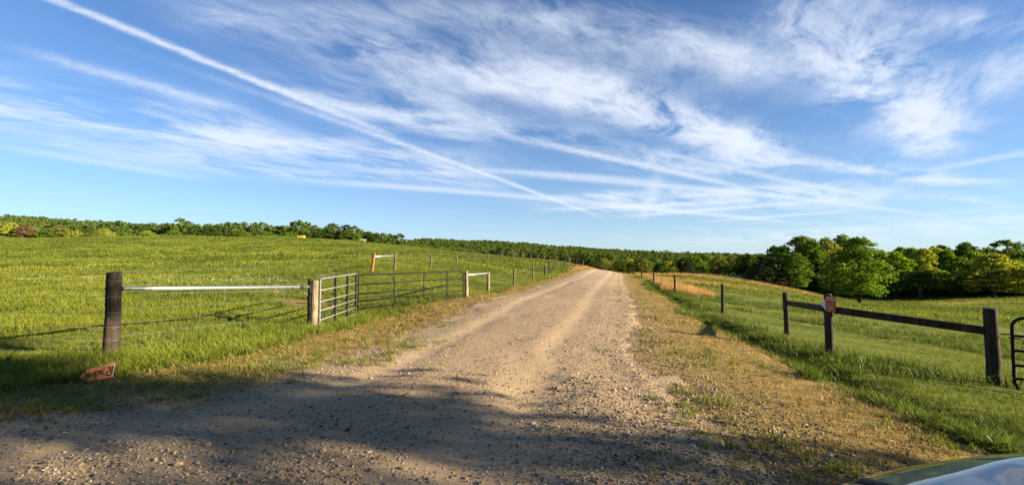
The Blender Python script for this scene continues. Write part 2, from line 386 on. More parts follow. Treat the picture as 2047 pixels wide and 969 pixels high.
# ------------------------------------------------------------------ ground sheet
def make_ground():
    th = np.r_[np.linspace(-180, -64, 60, endpoint=False), np.linspace(-64, 64, 420, endpoint=False), np.linspace(64, 180, 60, endpoint=False)]
    rr = np.r_[0.6, np.geomspace(1.2, 2600, 330)]
    T, Rr = np.meshgrid(np.radians(th), rr)
    X = Rr * np.sin(T); Y = Rr * np.cos(T)
    Z = gz(X, Y)
    Z = Z - .09 * sstep(X, ROAD_L(Y) + .15, ROAD_L(Y) + .7) * (1 - sstep(X, ROAD_R(Y) - .5, ROAD_R(Y) + .05)) * ((Y < 148) & (Y > -5.5))
    nt_, nr = len(th), len(rr)
    v = np.c_[X.ravel(), Y.ravel(), Z.ravel()]
    i, j = np.meshgrid(np.arange(nr - 1), np.arange(nt_), indexing='ij')
    a = i * nt_ + j; b = i * nt_ + (j + 1) % nt_
    f = np.stack([a, b, b + nt_, a + nt_], -1).reshape(-1, 4)[:, ::-1]
    v = np.vstack([v, [[0, 0, float(gz(0., 0.))]]])
    c = len(v) - 1
    # close the middle with quads collapsed to the centre
    cen = np.array([[c, (k + 1) % nt_, k, k] for k in range(nt_)])
    me = bpy.data.meshes.new('ground')
    me.from_pydata(v.tolist(), [], f.tolist() + [(c, (k + 1) % nt_, k)[::-1] for k in range(nt_)]); me.update()
    me.polygons.foreach_set('use_smooth', np.ones(len(me.polygons), bool))
    X = v[:, 0]; Y = v[:, 1]
    w = vwob(X, Y)
    vr = sstep(X, ROAD_R(Y) - .6, ROAD_R(Y)) * (1 - sstep(X, VERGE_R(Y) + w - .3, VERGE_R(Y) + w + .25))
    vl = (1 - sstep(X, ROAD_L(Y), ROAD_L(Y) + .4)) * sstep(X, VERGE_L(Y) + w - .3, VERGE_L(Y) + w + .3)
    road = sstep(X, ROAD_L(Y) - .3, ROAD_L(Y) + .3) * (1 - sstep(X, ROAD_R(Y) - .3, ROAD_R(Y) + .9)) * (Y < 150)
    for nm, d in (('verge', np.clip(vr + vl, 0, 1) * (Y < 150)), ('dirt', dirt_mask(X, Y)), ('sedge', sedge_mask(X, Y)), ('road', road)):
        at = me.attributes.new(nm, 'FLOAT', 'POINT'); at.data.foreach_set('value', d.astype(np.float32))
    m, t, out = mat('pasture_ground')
    co = coords(t)
    n1 = NOISE(t, co, .05, 5, .6); n2 = NOISE(t, co, .6, 6, .65); n3 = NOISE(t, co, 7, 6, .7); n4 = NOISE(t, co, 60, 4, .7)
    nst = NOISE(t, coords(t, 'Object', (.25, 1.0, 1)), .35, 7, .68)
    g = MIX(t, MR(t, n2, .3, .7), (.12, .155, .018), (.215, .225, .032))
    g = MIX(t, MR(t, nst, .5, .68), g, (.075, .115, .016))
    g = MIX(t, MR(t, n1, .45, .7, 0, .6), g, (.23, .22, .05))
    br = NOISE(t, coords(t, 'Object', (.6, 1.0, 1)), .22, 6, .7)
    g = MIX(t, MR(t, br, .56, .74, 0, .75), g, (.25, .185, .075))
    g = MIX(t, MR(t, n3, .4, .75), g, (.07, .09, .013))
    dry = MIX(t, n3, (.36, .235, .085), (.26, .185, .055)); dry = MIX(t, MR(t, n2, .45, .7, 0, .6), dry, (.17, .17, .04))
    sed = MIX(t, n3, (.56, .30, .08), (.36, .22, .06))
    dirt = MIX(t, n3, (.36, .19, .09), (.26, .15, .07))
    gravel = MIX(t, n4, (.38, .265, .16), (.22, .165, .11))
    def edge(name, lo=.35, hi=.65, k=.7):
        return MR(t, MA(t, 'ADD', attr(t, name), MA(t, 'MULTIPLY', MA(t, 'SUBTRACT', n3, .5), k)), lo, hi)
    c = MIX(t, edge('verge'), g, dry)
    c = MIX(t, edge('sedge', .25, .6), c, sed)
    c = MIX(t, edge('dirt', .35, .7), c, dirt)
    c = MIX(t, edge('road'), c, gravel)
    c = MIX(t, MR(t, n4, .3, .7, 0, .5), c, MIX(t, 1.0, c, (.55, .55, .5), 'MULTIPLY'))
    hgt = MA(t, 'ADD', n3, MA(t, 'MULTIPLY', n4, .35))
    principled(t, out, c, .95, 0, .1, bump=hgt, bump_d=.12, bump_s=.8)
    me.materials.append(m)
    tag(link('ground', me), 'rolling green pasture ground falling to a wooded valley', 'ground', kind='structure')
make_ground()

# ------------------------------------------------------------------ gravel road, a crowned sheet whose ragged edges sink into the ground
def road_z(X, Y):
    xl = ROAD_L(Y + (fbm(X, Y, .9, 3) - .5) * 1.3 * (1 - sstep(Y, 6, 9))); xr = ROAD_R(Y) + .25; U = (X - xl) / (xr - xl); d = np.minimum(X - xl, xr - X)
    wob = fbm(X, Y, .8, 3) - .5
    crown = .055 * sstep(d, -.12, .30) - .03 + .02 * sstep(d, .3, 1.5)
    ruts = -.03 * (np.exp(-((U - .30) / .055) ** 2) + np.exp(-((U - .72) / .055) ** 2)) * (.6 + .8 * vnoise(X, Y, 4))
    holes = -.035 * sstep(fbm(X + 40, Y, 1.7, 2), .70, .86)
    return gz(X, Y) + crown + ruts + holes + wob * (.03 + .085 * (1 - sstep(d, .1, .8))) + (fbm(X, Y, .16, 2) - .5) * .012
def make_road():
    Ys = np.r_[np.linspace(-6, 14, 330), np.geomspace(14.06, 150, 300)]
    U = np.linspace(-.16, 1.06, 120)
    Yg, Ug = np.meshgrid(Ys, U, indexing='ij')
    xl = ROAD_L(Yg); xr = ROAD_R(Yg) + .25
    X = xl + (xr - xl) * Ug
    d = np.minimum(X - xl, xr - X)
    Z = road_z(X, Yg)
    nu = len(U); v = np.c_[X.ravel(), Yg.ravel(), Z.ravel()]
    i, j = np.meshgrid(np.arange(len(Ys) - 1), np.arange(nu - 1), indexing='ij'); a = i * nu + j
    f = np.stack([a, a + 1, a + nu + 1, a + nu], -1).reshape(-1, 4)
    me = mesh_from('gravel_road', v, f)
    tr = np.exp(-((Ug - .30) / .09) ** 2) + np.exp(-((Ug - .72) / .09) ** 2)
    at = me.attributes.new('track', 'FLOAT', 'POINT'); at.data.foreach_set('value', tr.ravel().astype(np.float32))
    ed = 1 - sstep(d, .1, 1.0)
    at = me.attributes.new('edge', 'FLOAT', 'POINT'); at.data.foreach_set('value', ed.ravel().astype(np.float32))
    m, t, out = mat('gravel_road')
    co = coords(t)
    vo = t.nodes.new('ShaderNodeTexVoronoi'); vo.inputs['Scale'].default_value = 26; L(t, co, vo.inputs['Vector'])
    vs_ = t.nodes.new('ShaderNodeTexVoronoi'); vs_.inputs['Scale'].default_value = 60; L(t, co, vs_.inputs['Vector'])
    n2 = NOISE(t, coords(t, 'Object', (1, .35, 1)), .9, 5, .6); n3 = NOISE(t, co, 5, 6, .7); n5 = NOISE(t, co, 110, 3, .7)
    fines = MIX(t, n2, (.435, .30, .155), (.35, .245, .138))
    fines = MIX(t, MR(t, n3, .45, .75, 0, .55), fines, (.44, .265, .135))
    fines = MIX(t, MR(t, n5, .35, .7, 0, .5), fines, (.27, .195, .125))
    fines = MIX(t, MR(t, attr(t, 'track'), .2, 1, 0, .45), fines, (.48, .335, .195))
    sep_ = t.nodes.new('ShaderNodeSeparateColor'); L(t, vo.outputs['Color'], sep_.inputs[0])
    stone_c = MIX(t, sep_.outputs[1], (.16, .14, .12), (.56, .47, .36))
    pick = MA(t, 'ADD', MA(t, 'MULTIPLY', attr(t, 'edge'), .18), MA(t, 'MULTIPLY', MR(t, n2, .4, .7), .16))
    on = MA(t, 'MULTIPLY', MA(t, 'LESS_THAN', sep_.outputs[0], MA(t, 'ADD', pick, .20)), MR(t, vo.outputs['Distance'], .42, .30))
    sep2 = t.nodes.new('ShaderNodeSeparateColor'); L(t, vs_.outputs['Color'], sep2.inputs[0])
    on2 = MA(t, 'MULTIPLY', MA(t, 'LESS_THAN', sep2.outputs[0], MA(t, 'ADD', pick, .22)), MR(t, vs_.outputs['Distance'], .42, .30))
    c = MIX(t, on2, fines, MIX(t, sep2.outputs[1], (.20, .17, .14), (.5, .42, .33)))
    c = MIX(t, on, c, stone_c)
    h = MA(t, 'ADD', MA(t, 'MULTIPLY', on, MR(t, vo.outputs['Distance'], .45, 0)), MA(t, 'ADD', MA(t, 'MULTIPLY', on2, .4), MA(t, 'MULTIPLY', n5, .3)))
    principled(t, out, c, .92, 0, .15, bump=h, bump_d=.03, bump_s=1.0)
    me.materials.append(m)
    tag(link('gravel_road', me), 'tan gravel road running over the crest between two fences', 'road', kind='structure')
make_road()

# ------------------------------------------------------------------ fences and gates
def post_part(parent, X, Y, H, r, m, lean=(0, 0), seed=0, deep=.35):
    g = np.random.default_rng(seed); z0 = float(gz(X, Y)); S = 14
    hs = [-deep, -.05, .12 * H, .3 * H, .5 * H, .7 * H, .88 * H, H - .012, H]
    rs = [1.06, 1.05, 1.03, 1.0, .99, .97, .955, .94, .86]
    ph = g.random(S) * .10 - .05
    v = []; f = []
    for i, (h, k) in enumerate(zip(hs, rs)):
        wob = (g.random(2) - .5) * r * .10
        for a in range(S):
            th = 2 * math.pi * a / S; q = r * k * (1 + ph[a] + (g.random() - .5) * .05)
            tilt = (.02 * math.cos(th) if i >= 7 else 0)
            v.append((X + lean[0] * h + wob[0] + q * math.cos(th), Y + lean[1] * h + wob[1] + q * math.sin(th), z0 + h + tilt * r * 5))
    for i in range(len(hs) - 1):
        for a in range(S): f.append((i * S + a, i * S + (a + 1) % S, (i + 1) * S + (a + 1) % S, (i + 1) * S + a))
    f.append(tuple((len(hs) - 1) * S + a for a in range(S)))
    b = MB(); b.add(v, f)
    o = b.build('post', m, parent, smooth=True)
    return np.array([X, Y, z0])
def wires(parent, line_pts, heights, r=.0022, sag=.012, m='wire'):
    for h in heights:
        P_ = []
        for (x0, y0), (x1, y1) in zip(line_pts[:-1], line_pts[1:]):
            za = float(gz(x0, y0)) + h; zb = float(gz(x1, y1)) + h
            for k in range(4):
                t = k / 4; P_.append((x0 + (x1 - x0) * t, y0 + (y1 - y0) * t, za + (zb - za) * t - sag * 4 * t * (1 - t) * (1 + .6 * math.sin(h * 40 + x0))))
        P_.append((line_pts[-1][0], line_pts[-1][1], float(gz(*line_pts[-1])) + h))
        b = MB(); b.tube(P_, r, 4); b.build('wire', M[m], parent, smooth=True)
def stays(parent, a, b_, h0, h1, step, r=.0017):
    a = np.array(a); b_ = np.array(b_); Ln = np.linalg.norm(b_ - a)
    for k in range(1, int(Ln / step)):
        p = a + (b_ - a) * k * step / Ln; z = float(gz(*a)) * (1 - k * step / Ln) + float(gz(*b_)) * k * step / Ln
        q = MB(); q.tube([(p[0], p[1], z + h0), (p[0] + .01 * math.sin(k), p[1], z + (h0 + h1) / 2), (p[0], p[1], z + h1)], r, 4); q.build('stay_wire', M['wire'], parent, smooth=True)

# fence beside the near left corner
p1 = (wx(228, 7.0), 7.0); p2 = (wx(629.5, 11.3), 11.3); p2b = (wx(622.5, 11.75), 11.75)
fl = thing('wire_fence', 'woven wire fence with thick dark post and white pipe brace, left foreground', 'fence', (p1[0], p1[1], float(gz(*p1))))
post_part(fl, *p1, 1.30, .102, M['wood_dark'], (.012, 0), 1)
post_part(fl, *p2, 1.20, .086, M['wood_grey'], (.01, .0), 2)
post_part(fl, *p2b, 1.22, .075, M['wood_dark'], (0, 0), 3)
pl = (-16.0, 7.3)
post_part(fl, *pl, 1.25, .09, M['wood_dark'], (0, 0), 4)
za, zb = pt(246, 577, 7.0)[2], pt(618, 573.5, 11.6)[2]
b = MB(); b.tube([(p1[0] + .10, 7.06, za), ((p1[0] + p2b[0]) / 2, (7 + 11.75) / 2, (za + zb) / 2 - .004), (p2b[0] - .03, 11.7, zb)], .031, 14); b.build('brace_pipe', M['galv'], fl, smooth=True)
q1 = (p1[0] - .03, p1[1] - .11)
wires(fl, [(pl[0], pl[1] - .1), (-11.0, 7.05), q1], (.1, .26, .46, .68, .92, 1.17), .0030)
wires(fl, [q1, (p2b[0] - .05, p2b[1] - .09)], (.12, .30, .5, .72, .95, 1.16), .0022)
stays(fl, (pl[0], pl[1] - .1), q1, .05, 1.18, .56, .0017); stays(fl, q1, p2b, .05, 1.17, .56, .0012)
for h in (.1, .26, .46, .68, .92, 1.17):        # staples and wire wraps round the near post
    b = MB(); c0 = np.array([p1[0] + .012 * h, 7.0, float(gz(*p1)) + h])
    b.tube([c0 + (.106 * math.cos(a), .106 * math.sin(a), .008 * math.sin(3 * a)) for a in np.linspace(math.pi * .9, math.pi * 2.05, 14)], .0032, 4); b.build('wire_wrap', M['wire'], fl, smooth=True)

FR = (0, .235, .465, .645, .835, 1.0)
def gate(name, label, A, B_, zA, zB, fracs, ups, rail_m, up_m, r=.021, cr=.10, flat_up=True, group=None):
    # A, B_ ground plan of the two ends; zA, zB = (bottom, top) there
    A = np.array(A, float); B_ = np.array(B_, float); Ln = np.linalg.norm(B_ - A); n = np.array([-(B_ - A)[1], (B_ - A)[0]]) / Ln
    def P(s, t, o=0.0):      # s metres along, t 0 top .. 1 bottom
        k = s / Ln; xy = A + (B_ - A) * k + n * o
        bot = zA[0] + (zB[0] - zA[0]) * k; top = zA[1] + (zB[1] - zA[1]) * k
        return np.array([xy[0], xy[1], top + (bot - top) * t])
    g = thing(name, label, 'gate', P(0, 1), group)
    Hh = zA[1] - zA[0]; c = cr / Hh
    path = []
    for (s0, t0, a0) in ((Ln - cr, c, -90), (Ln - cr, 1 - c, 0), (cr, 1 - c, 90), (cr, c, 180)):
        for a in np.linspace(a0, a0 + 90, 7): path.append(P(s0 + cr * math.cos(R(a)), t0 + c * math.sin(R(a))))
    path.append(path[0])
    fr = MB(); fr.tube(path, r, 10, cap=False); fr.build('frame', rail_m, g, smooth=True)
    for t in fracs[1:-1]:
        b = MB(); b.tube([P(.012, t), P(Ln / 2, t), P(Ln - .012, t)], r * .86, 10); b.build('rail', rail_m, g, smooth=True)
    for u in ups:
        b = MB()
        if flat_up: b.beam(P(u * Ln, .004), P(u * Ln, .996), .026, r * 1.12, .003)
        else: b.tube([P(u * Ln, .01, r * .4), P(u * Ln, .99, r * .4)], r * .8, 8)
        b.build('upright', up_m, g, smooth=False)
    return g, P
A1 = (wx(641, 11.42), 11.42); B1 = (wx(713, 14.5), 14.5)
g1, G1 = gate('farm_gate', 'grey tube gate leaf swung away, beside the pale gate post', A1, B1, (pt(640, 656, 11.42)[2], pt(640, 557.5, 11.42)[2]), (pt(713, 627, 14.5)[2], pt(713, 547, 14.5)[2]), FR, (.36, .70, .985), M['gate_grey'], M['gate_dark'], group='farm gates')
A2 = (wx(717, 14.6), 14.6); B2 = (wx(926, 17.85), 17.85)
g2, G2 = gate('farm_gate', 'longer dark tube gate leaf with three uprights, left of gravel road', A2, B2, (pt(717, 630.5, 14.6)[2], pt(717, 550, 14.6)[2]), (pt(926, 603, 17.85)[2], pt(926, 541.5, 17.85)[2]), FR, (.30, .58, .82), M['gate_dark'], M['gate_dark'], r=.024, flat_up=False, group='farm gates')
for G, Ln, r0 in ((G2, np.linalg.norm(np.array(B2) - A2), p2),):
    for t in (.2, .85):
        b = MB(); b.tube([G(Ln - .01, t), G(Ln + .11, t)], .012, 6); b.build('hinge', M['gate_dark'], g2)
for t in (.16, .86):
    b = MB(); b.tube([G1(.01, t), G1(-.09, t)], .012, 6); b.build('hinge', M['gate_dark'], g1)
b = MB(); b.tube([G1(np.linalg.norm(np.array(B1) - A1), .33) + (0, 0, .1 * math.sin(k)) + (.012 * math.cos(3 * k), .03 * k, 0) for k in np.linspace(0, 3.1, 10)], .006, 5); b.build('chain', M['gate_dark'], g1)

# roadside fence beyond the gate
RF = [(933, 18.0, 1.06, .078, 'wood_grey'), (976, 24.4, 1.10, .085, 'wood_grey'), (1027.5, 28.5, 1.12, .065, 'wood_brown'), (1066, 36.7, 1.12, .068, 'wood_brown'), (1089, 43, 1.12, .07, 'wood_dark')]
fr_pts = [(wx(p, Y), Y) for p, Y, *_ in RF]
fR = thing('wire_fence', 'line of wooden posts with pipe brace along left edge of gravel road', 'fence', (*fr_pts[0], float(gz(*fr_pts[0]))), 'long post and wire fences')
for k, ((p, Y, H, r, mm), xy) in enumerate(zip(RF, fr_pts)): post_part(fR, *xy, H, r, M[mm], ((k % 3 - 1) * .015, 0), 20 + k)
x, y = fr_pts[-1]
for k in range(9):
    y += 6.4 + .5 * k; x = float(ROAD_L(y)) - 2.6 - .12 * k; fr_pts.append((x, y)); post_part(fR, x, y, 1.22 + .06 * (k % 3), .075, M[('wood_dark', 'wood_brown')[k % 2]], ((k * 7 % 5 - 2) * .02, 0), 40 + k)
za, zb = pt(940, 549.5, 18.05)[2], pt(973, 546, 24.2)[2]
b = MB(); b.tube([(fr_pts[0][0] + .06, 18.05, za), (fr_pts[1][0] - .04, 24.3, zb)], .034, 12); b.build('brace_pipe', M['galv'], fR, smooth=True)
wires(fR, [(x - .08, y) for x, y in fr_pts], (.15, .38, .62, .86, 1.02), .0022)

# fence across the lane, running parallel farther up the field
FF = [(744, 27, 1.22, .095, 'wood_orange', .10), (789.5, 30, 1.12, .075, 'wood_brown', .01), (862, 36.7, 1.10, .07, 'wood_brown', 0), (913, 41, 1.10, .07, 'wood_brown', 0), (949, 49.5, 1.1, .07, 'wood_brown', 0), (976, 55, 1.1, .065, 'wood_brown', 0)]
ff_pts = [(wx(p, Y), Y) for p, Y, *_ in FF]
fF = thing('wire_fence', 'farther row of posts in the left field, starting at leaning orange post', 'fence', (*ff_pts[0], float(gz(*ff_pts[0]))), 'long post and wire fences')
for k, ((p, Y, H, r, mm, ln), xy) in enumerate(zip(FF, ff_pts)): post_part(fF, *xy, H, r, M[mm], (ln, 0), 60 + k)
x, y = ff_pts[-1]
for k in range(8):
    y += 7.0; x += 1.5 + .06 * k; ff_pts.append((x, y)); post_part(fF, x, y, 1.15, .085, M['wood_brown'], (0, 0), 70 + k)
za, zb = pt(752, 512.5, 27.05)[2], pt(787, 511, 30)[2]
b = MB(); b.tube([(ff_pts[0][0] + .15, 27.05, za), (ff_pts[1][0] - .05, 29.95, zb)], .036, 12); b.build('brace_pipe', M['galv'], fF, smooth=True)
wires(fF, [(x - .07, y) for x, y in ff_pts], (.2, .5, .8, 1.02), .0022)

# right hand fence with its timber corner brace
RP = [(1570, 13.0, 1.20, .072, 'wood_dark', -.03), (1443, 17.4, 1.12, .058, 'wood_dark', 0), (1348, 29, 1.12, .065, 'wood_dark', .01), (1306, 41, 1.12, .07, 'wood_dark', 0), (1282, 55, 1.12, .08, 'wood_dark', .02), (1266, 70, 1.12, .085, 'wood_dark', 0), (1259, 82, 1.15, .085, 'wood_dark', -.04), (1252, 95, 1.2, .085, 'wood_dark', 0)]
rp_pts = [(wx(p, Y), Y) for p, Y, *_ in RP]
pc = (wx(1654, 9.5), 9.5); pg = (wx(1977, 8.07), 8.07)
fG = thing('wire_fence', 'dark post fence right of the road with dark timber brace rails', 'fence', (*pc, float(gz(*pc))), 'long post and wire fences')
post_part(fG, *pc, 1.27, .08, M['wood_dark'], (-.01, 0), 80); post_part(fG, *pg, 1.34, .10, M['wood_dark'], (-.012, 0), 81)
for k, ((p, Y, H, r, mm, ln), xy) in enumerate(zip(RP, rp_pts)): post_part(fG, *xy, H, r, M[mm], (ln, 0), 82 + k)
b = MB(); b.beam((rp_pts[0][0] + .02, 12.95, pt(1572, 605, 13)[2]), (pc[0] - .03, 9.6, pt(1652, 616, 9.6)[2]), .045, .07); b.build('rail', M['wood_dark'], fG)
b = MB(); b.beam((pc[0] + .07, 9.45, pt(1664, 619, 9.45)[2]), (pg[0] - .09, 8.13, pt(1966, 660, 8.13)[2]), .045, .072); b.build('rail', M['wood_dark'], fG)
wires(fG, [pg, pc, *rp_pts], (.18, .42, .68, .92), .0014)
# J bolt and the gate hung on it
GA = np.array([wx(2017, 7.78), 7.78]); gd = np.array([1.75, -1.55]); gd /= np.linalg.norm(gd); GB = GA + gd * 3.4
g3, G3 = gate('farm_gate', 'black tube gate cut off by the right picture edge', tuple(GA), tuple(GB), (pt(2017, 781, 7.78)[2], pt(2017, 634, 7.78)[2]), (pt(2017, 781, 7.78)[2] - .05, pt(2017, 634, 7.78)[2] - .05), (0, .25, .45, .65, .83, 1.0), (.36, .68), M['gate_dark'], M['gate_dark'], r=.026, cr=.16, group='farm gates')
e0 = np.array([pg[0] + .09, pg[1] - .05, pt(1985, 668, 8.0)[2]]); e1 = G3(.0, .27)
b = MB(); b.tube([e0, e0 + (.10, -.08, .012), e0 + (.15, -.12, 0), e0 * .3 + e1 * .7 + (0, 0, -.03), e1 + (0, 0, -.02), e1 + (.08, -.07, -.02)], .011, 7); b.build('hinge_bolt', M['gate_dark'], g3, smooth=True)

# ------------------------------------------------------------------ signs
M['sign_orange'] = plain('sign_orange', (1.0, .30, .08), .6, 0, .3, .18, 18)
M['sign_red'] = plain('sign_red', (.50, .07, .035), .6, 0, .3, .3, 30)
M['sign_white'] = plain('sign_white', (.78, .78, .76), .6, 0, .3, .08, 20)
M['ink'] = plain('ink', (.02, .015, .03), .6, 0, .2, .2, 20)
def text_mesh(body, size, thick=.0008):
    c = bpy.data.curves.new('text', 'FONT'); c.body = body; c.size = size; c.align_x = 'CENTER'; c.align_y = 'CENTER'; c.extrude = thick; c.offset = size * .018
    o = bpy.data.objects.new('text', c); COL.objects.link(o)
    dg = bpy.context.evaluated_depsgraph_get(); dg.update()
    me = bpy.data.meshes.new_from_object(o.evaluated_get(dg)); bpy.data.objects.remove(o); return me
def plate(name, outline, thick, m, Mx, parent=None):
    n = len(outline); v = [(x, y, -thick / 2) for x, y in outline] + [(x, y, thick / 2) for x, y in outline]
    f = [tuple(range(n))[::-1], tuple(range(n, 2 * n))] + [(k, (k + 1) % n, n + (k + 1) % n, n + k) for k in range(n)]
    o = link(name, mesh_from(name, v, f, m, False), parent); o.matrix_local = Mx
    return o
def lettering(parent, body, size, loc, rot, m):
    me = text_mesh(body, size); me.materials.append(m)
    o = link('lettering', me, parent); o.location = loc; o.rotation_euler = rot
    return o
sp = pt(196, 757, 5.75); zs = float(gz(sp[0], 5.75))
Mx = Matrix.Translation((sp[0], 5.75, zs + .12)) @ Matrix.Rotation(R(14), 4, 'Z') @ Matrix.Rotation(R(58), 4, 'X') @ Matrix.Rotation(R(9), 4, 'Z')
sg = plate('arrow_sign', [(-.18, -.035), (-.105, .045), (.155, .068), (.158, -.115), (-.11, -.115)], .006, M['sign_orange'], Mx)
tag(sg, 'orange arrow-shaped sign lying in the grass below the thick dark post', 'sign')
lettering(sg, 'PO', .095, (.118, -.028, .0042), (0, 0, R(-90)), M['ink'])
lettering(sg, 'RIDE', .085, (-.02, -.025, .0042), (0, 0, R(4)), M['ink'])
b = plate('border', [(.165, .075), (.165, -.12), (.158, -.12), (.155, .068), (-.105, .045), (-.18, -.035), (-.186, -.035), (-.108, .052)], .0085, plain('sign_edge', (.75, .45, .34), .6), Matrix.Identity(4), sg)
s2 = pt(1651.5, 607, 9.40); s2[2] = (pt(1651, 591, 9.4)[2] + pt(1651, 623.5, 9.4)[2]) / 2
Mx = Matrix.Translation((pc[0] - .03, 9.5 - .100, s2[2])) @ Matrix.Rotation(R(-20), 4, 'Z') @ Matrix.Rotation(R(90), 4, 'X')
sg2 = plate('notice_sign', [(-.085, -.13), (-.06, -.172), (.075, -.172), (.09, -.15), (.09, .168), (-.088, .165), (-.088, .0)], .005, M['sign_red'], Mx)
tag(sg2, 'weathered red notice nailed to the corner fence post with timber rails', 'sign')
lettering(sg2, 'TO', .11, (0, .095, .004), (0, 0, 0), M['sign_white'])
b = MB(); gq = np.random.default_rng(12)      # the lower lines are worn past reading
for yy in (.0, -.045, -.085, -.125):
    xx = -.065
    while xx < .06:
        w_ = gq.uniform(.006, .02); b.box((xx + w_ / 2, yy + gq.uniform(-.006, .006), .0032), (w_, gq.uniform(.008, .028), .0012)); xx += w_ + gq.uniform(.004, .018)
wp = link('worn_print', mesh_from('worn_print', b.v, b.f, M['sign_white'], False), sg2)
Mx = Matrix.Translation((pc[0] - .125, 9.5 - .05, s2[2] - .02)) @ Matrix.Rotation(R(-30), 4, 'Z') @ Matrix.Rotation(R(90), 4, 'X')
sg3 = plate('arrow_sign', [(-.075, .005), (.02, .12), (.05, .02), (.05, -.03), (.03, -.12)], .005, M['sign_white'], Mx)
tag(sg3, 'small white arrow plate poking out left of the red notice', 'sign')

# ------------------------------------------------------------------ far small things on the skyline
M['yellow'] = plain('yellow_paint', (.75, .50, .02), .5)
M['shed_roof'] = plain('white_roof_metal', (.75, .75, .74), .45, .2)
M['shed_wall'] = plain('shed_boards', (.10, .085, .07), .8)
def box_part(name, parent, c, d, m):
    b = MB(); b.box(np.array(c) + ORG[parent.name], d); return b.build(name, m, parent)
o_ = pt(602, 476, 119); o_[2] = float(gz(o_[0], o_[1]))
ht = thing('feed_trough', 'tiny yellow trough far off on the crest of the left field', 'trough', o_)
b = MB(); pr = [(-.95, .25), (-.62, .25), (.95, .25), (1.05, .78), (-1.0, .62)]
v = [(x * .9, -.45, z) for x, z in pr] + [(x * .9, .45, z) for x, z in pr]
b.add([np.array(q) + o_ for q in v], [(0, 1, 2, 3, 4), (9, 8, 7, 6, 5)] + [(k, 5 + k, 5 + (k + 1) % 5, (k + 1) % 5) for k in range(5)]); b.build('trough_body', M['yellow'], ht)
for sx in (-.7, .7): box_part('leg', ht, (sx, 0, .1), (.1, .8, .32), M['wood_orange'])
o_ = pt(725, 482, 165); o_[2] = float(pt(725, 483.5, 165)[2]) - .2
sh = thing('field_shed', 'tiny white-roofed shed below the trees on the left skyline', 'shed', o_)
for sx in (-.85, .85):
    box_part('wall', sh, (sx, 0, .0), (.1, 1.6, 1.6), M['shed_wall'])
box_part('back_wall', sh, (0, .75, .0), (1.6, .1, 1.6), M['shed_wall'])
b = MB(); rf = [(-1.0, -1.05, .78), (1.0, -1.05, .78), (1.0, 1.05, 1.1), (-1.0, 1.05, 1.1)]
b.add([np.array(q) + o_ for q in rf] + [np.array(q) + o_ + (0, 0, .08) for q in rf], [(3, 2, 1, 0), (4, 5, 6, 7), (0, 1, 5, 4), (1, 2, 6, 5), (2, 3, 7, 6), (3, 0, 4, 7)]); b.build('roof', M['shed_roof'], sh)
box_part('door', sh, (0, -.72, -.1), (1.55, .06, 1.3), M['wood_dark'])

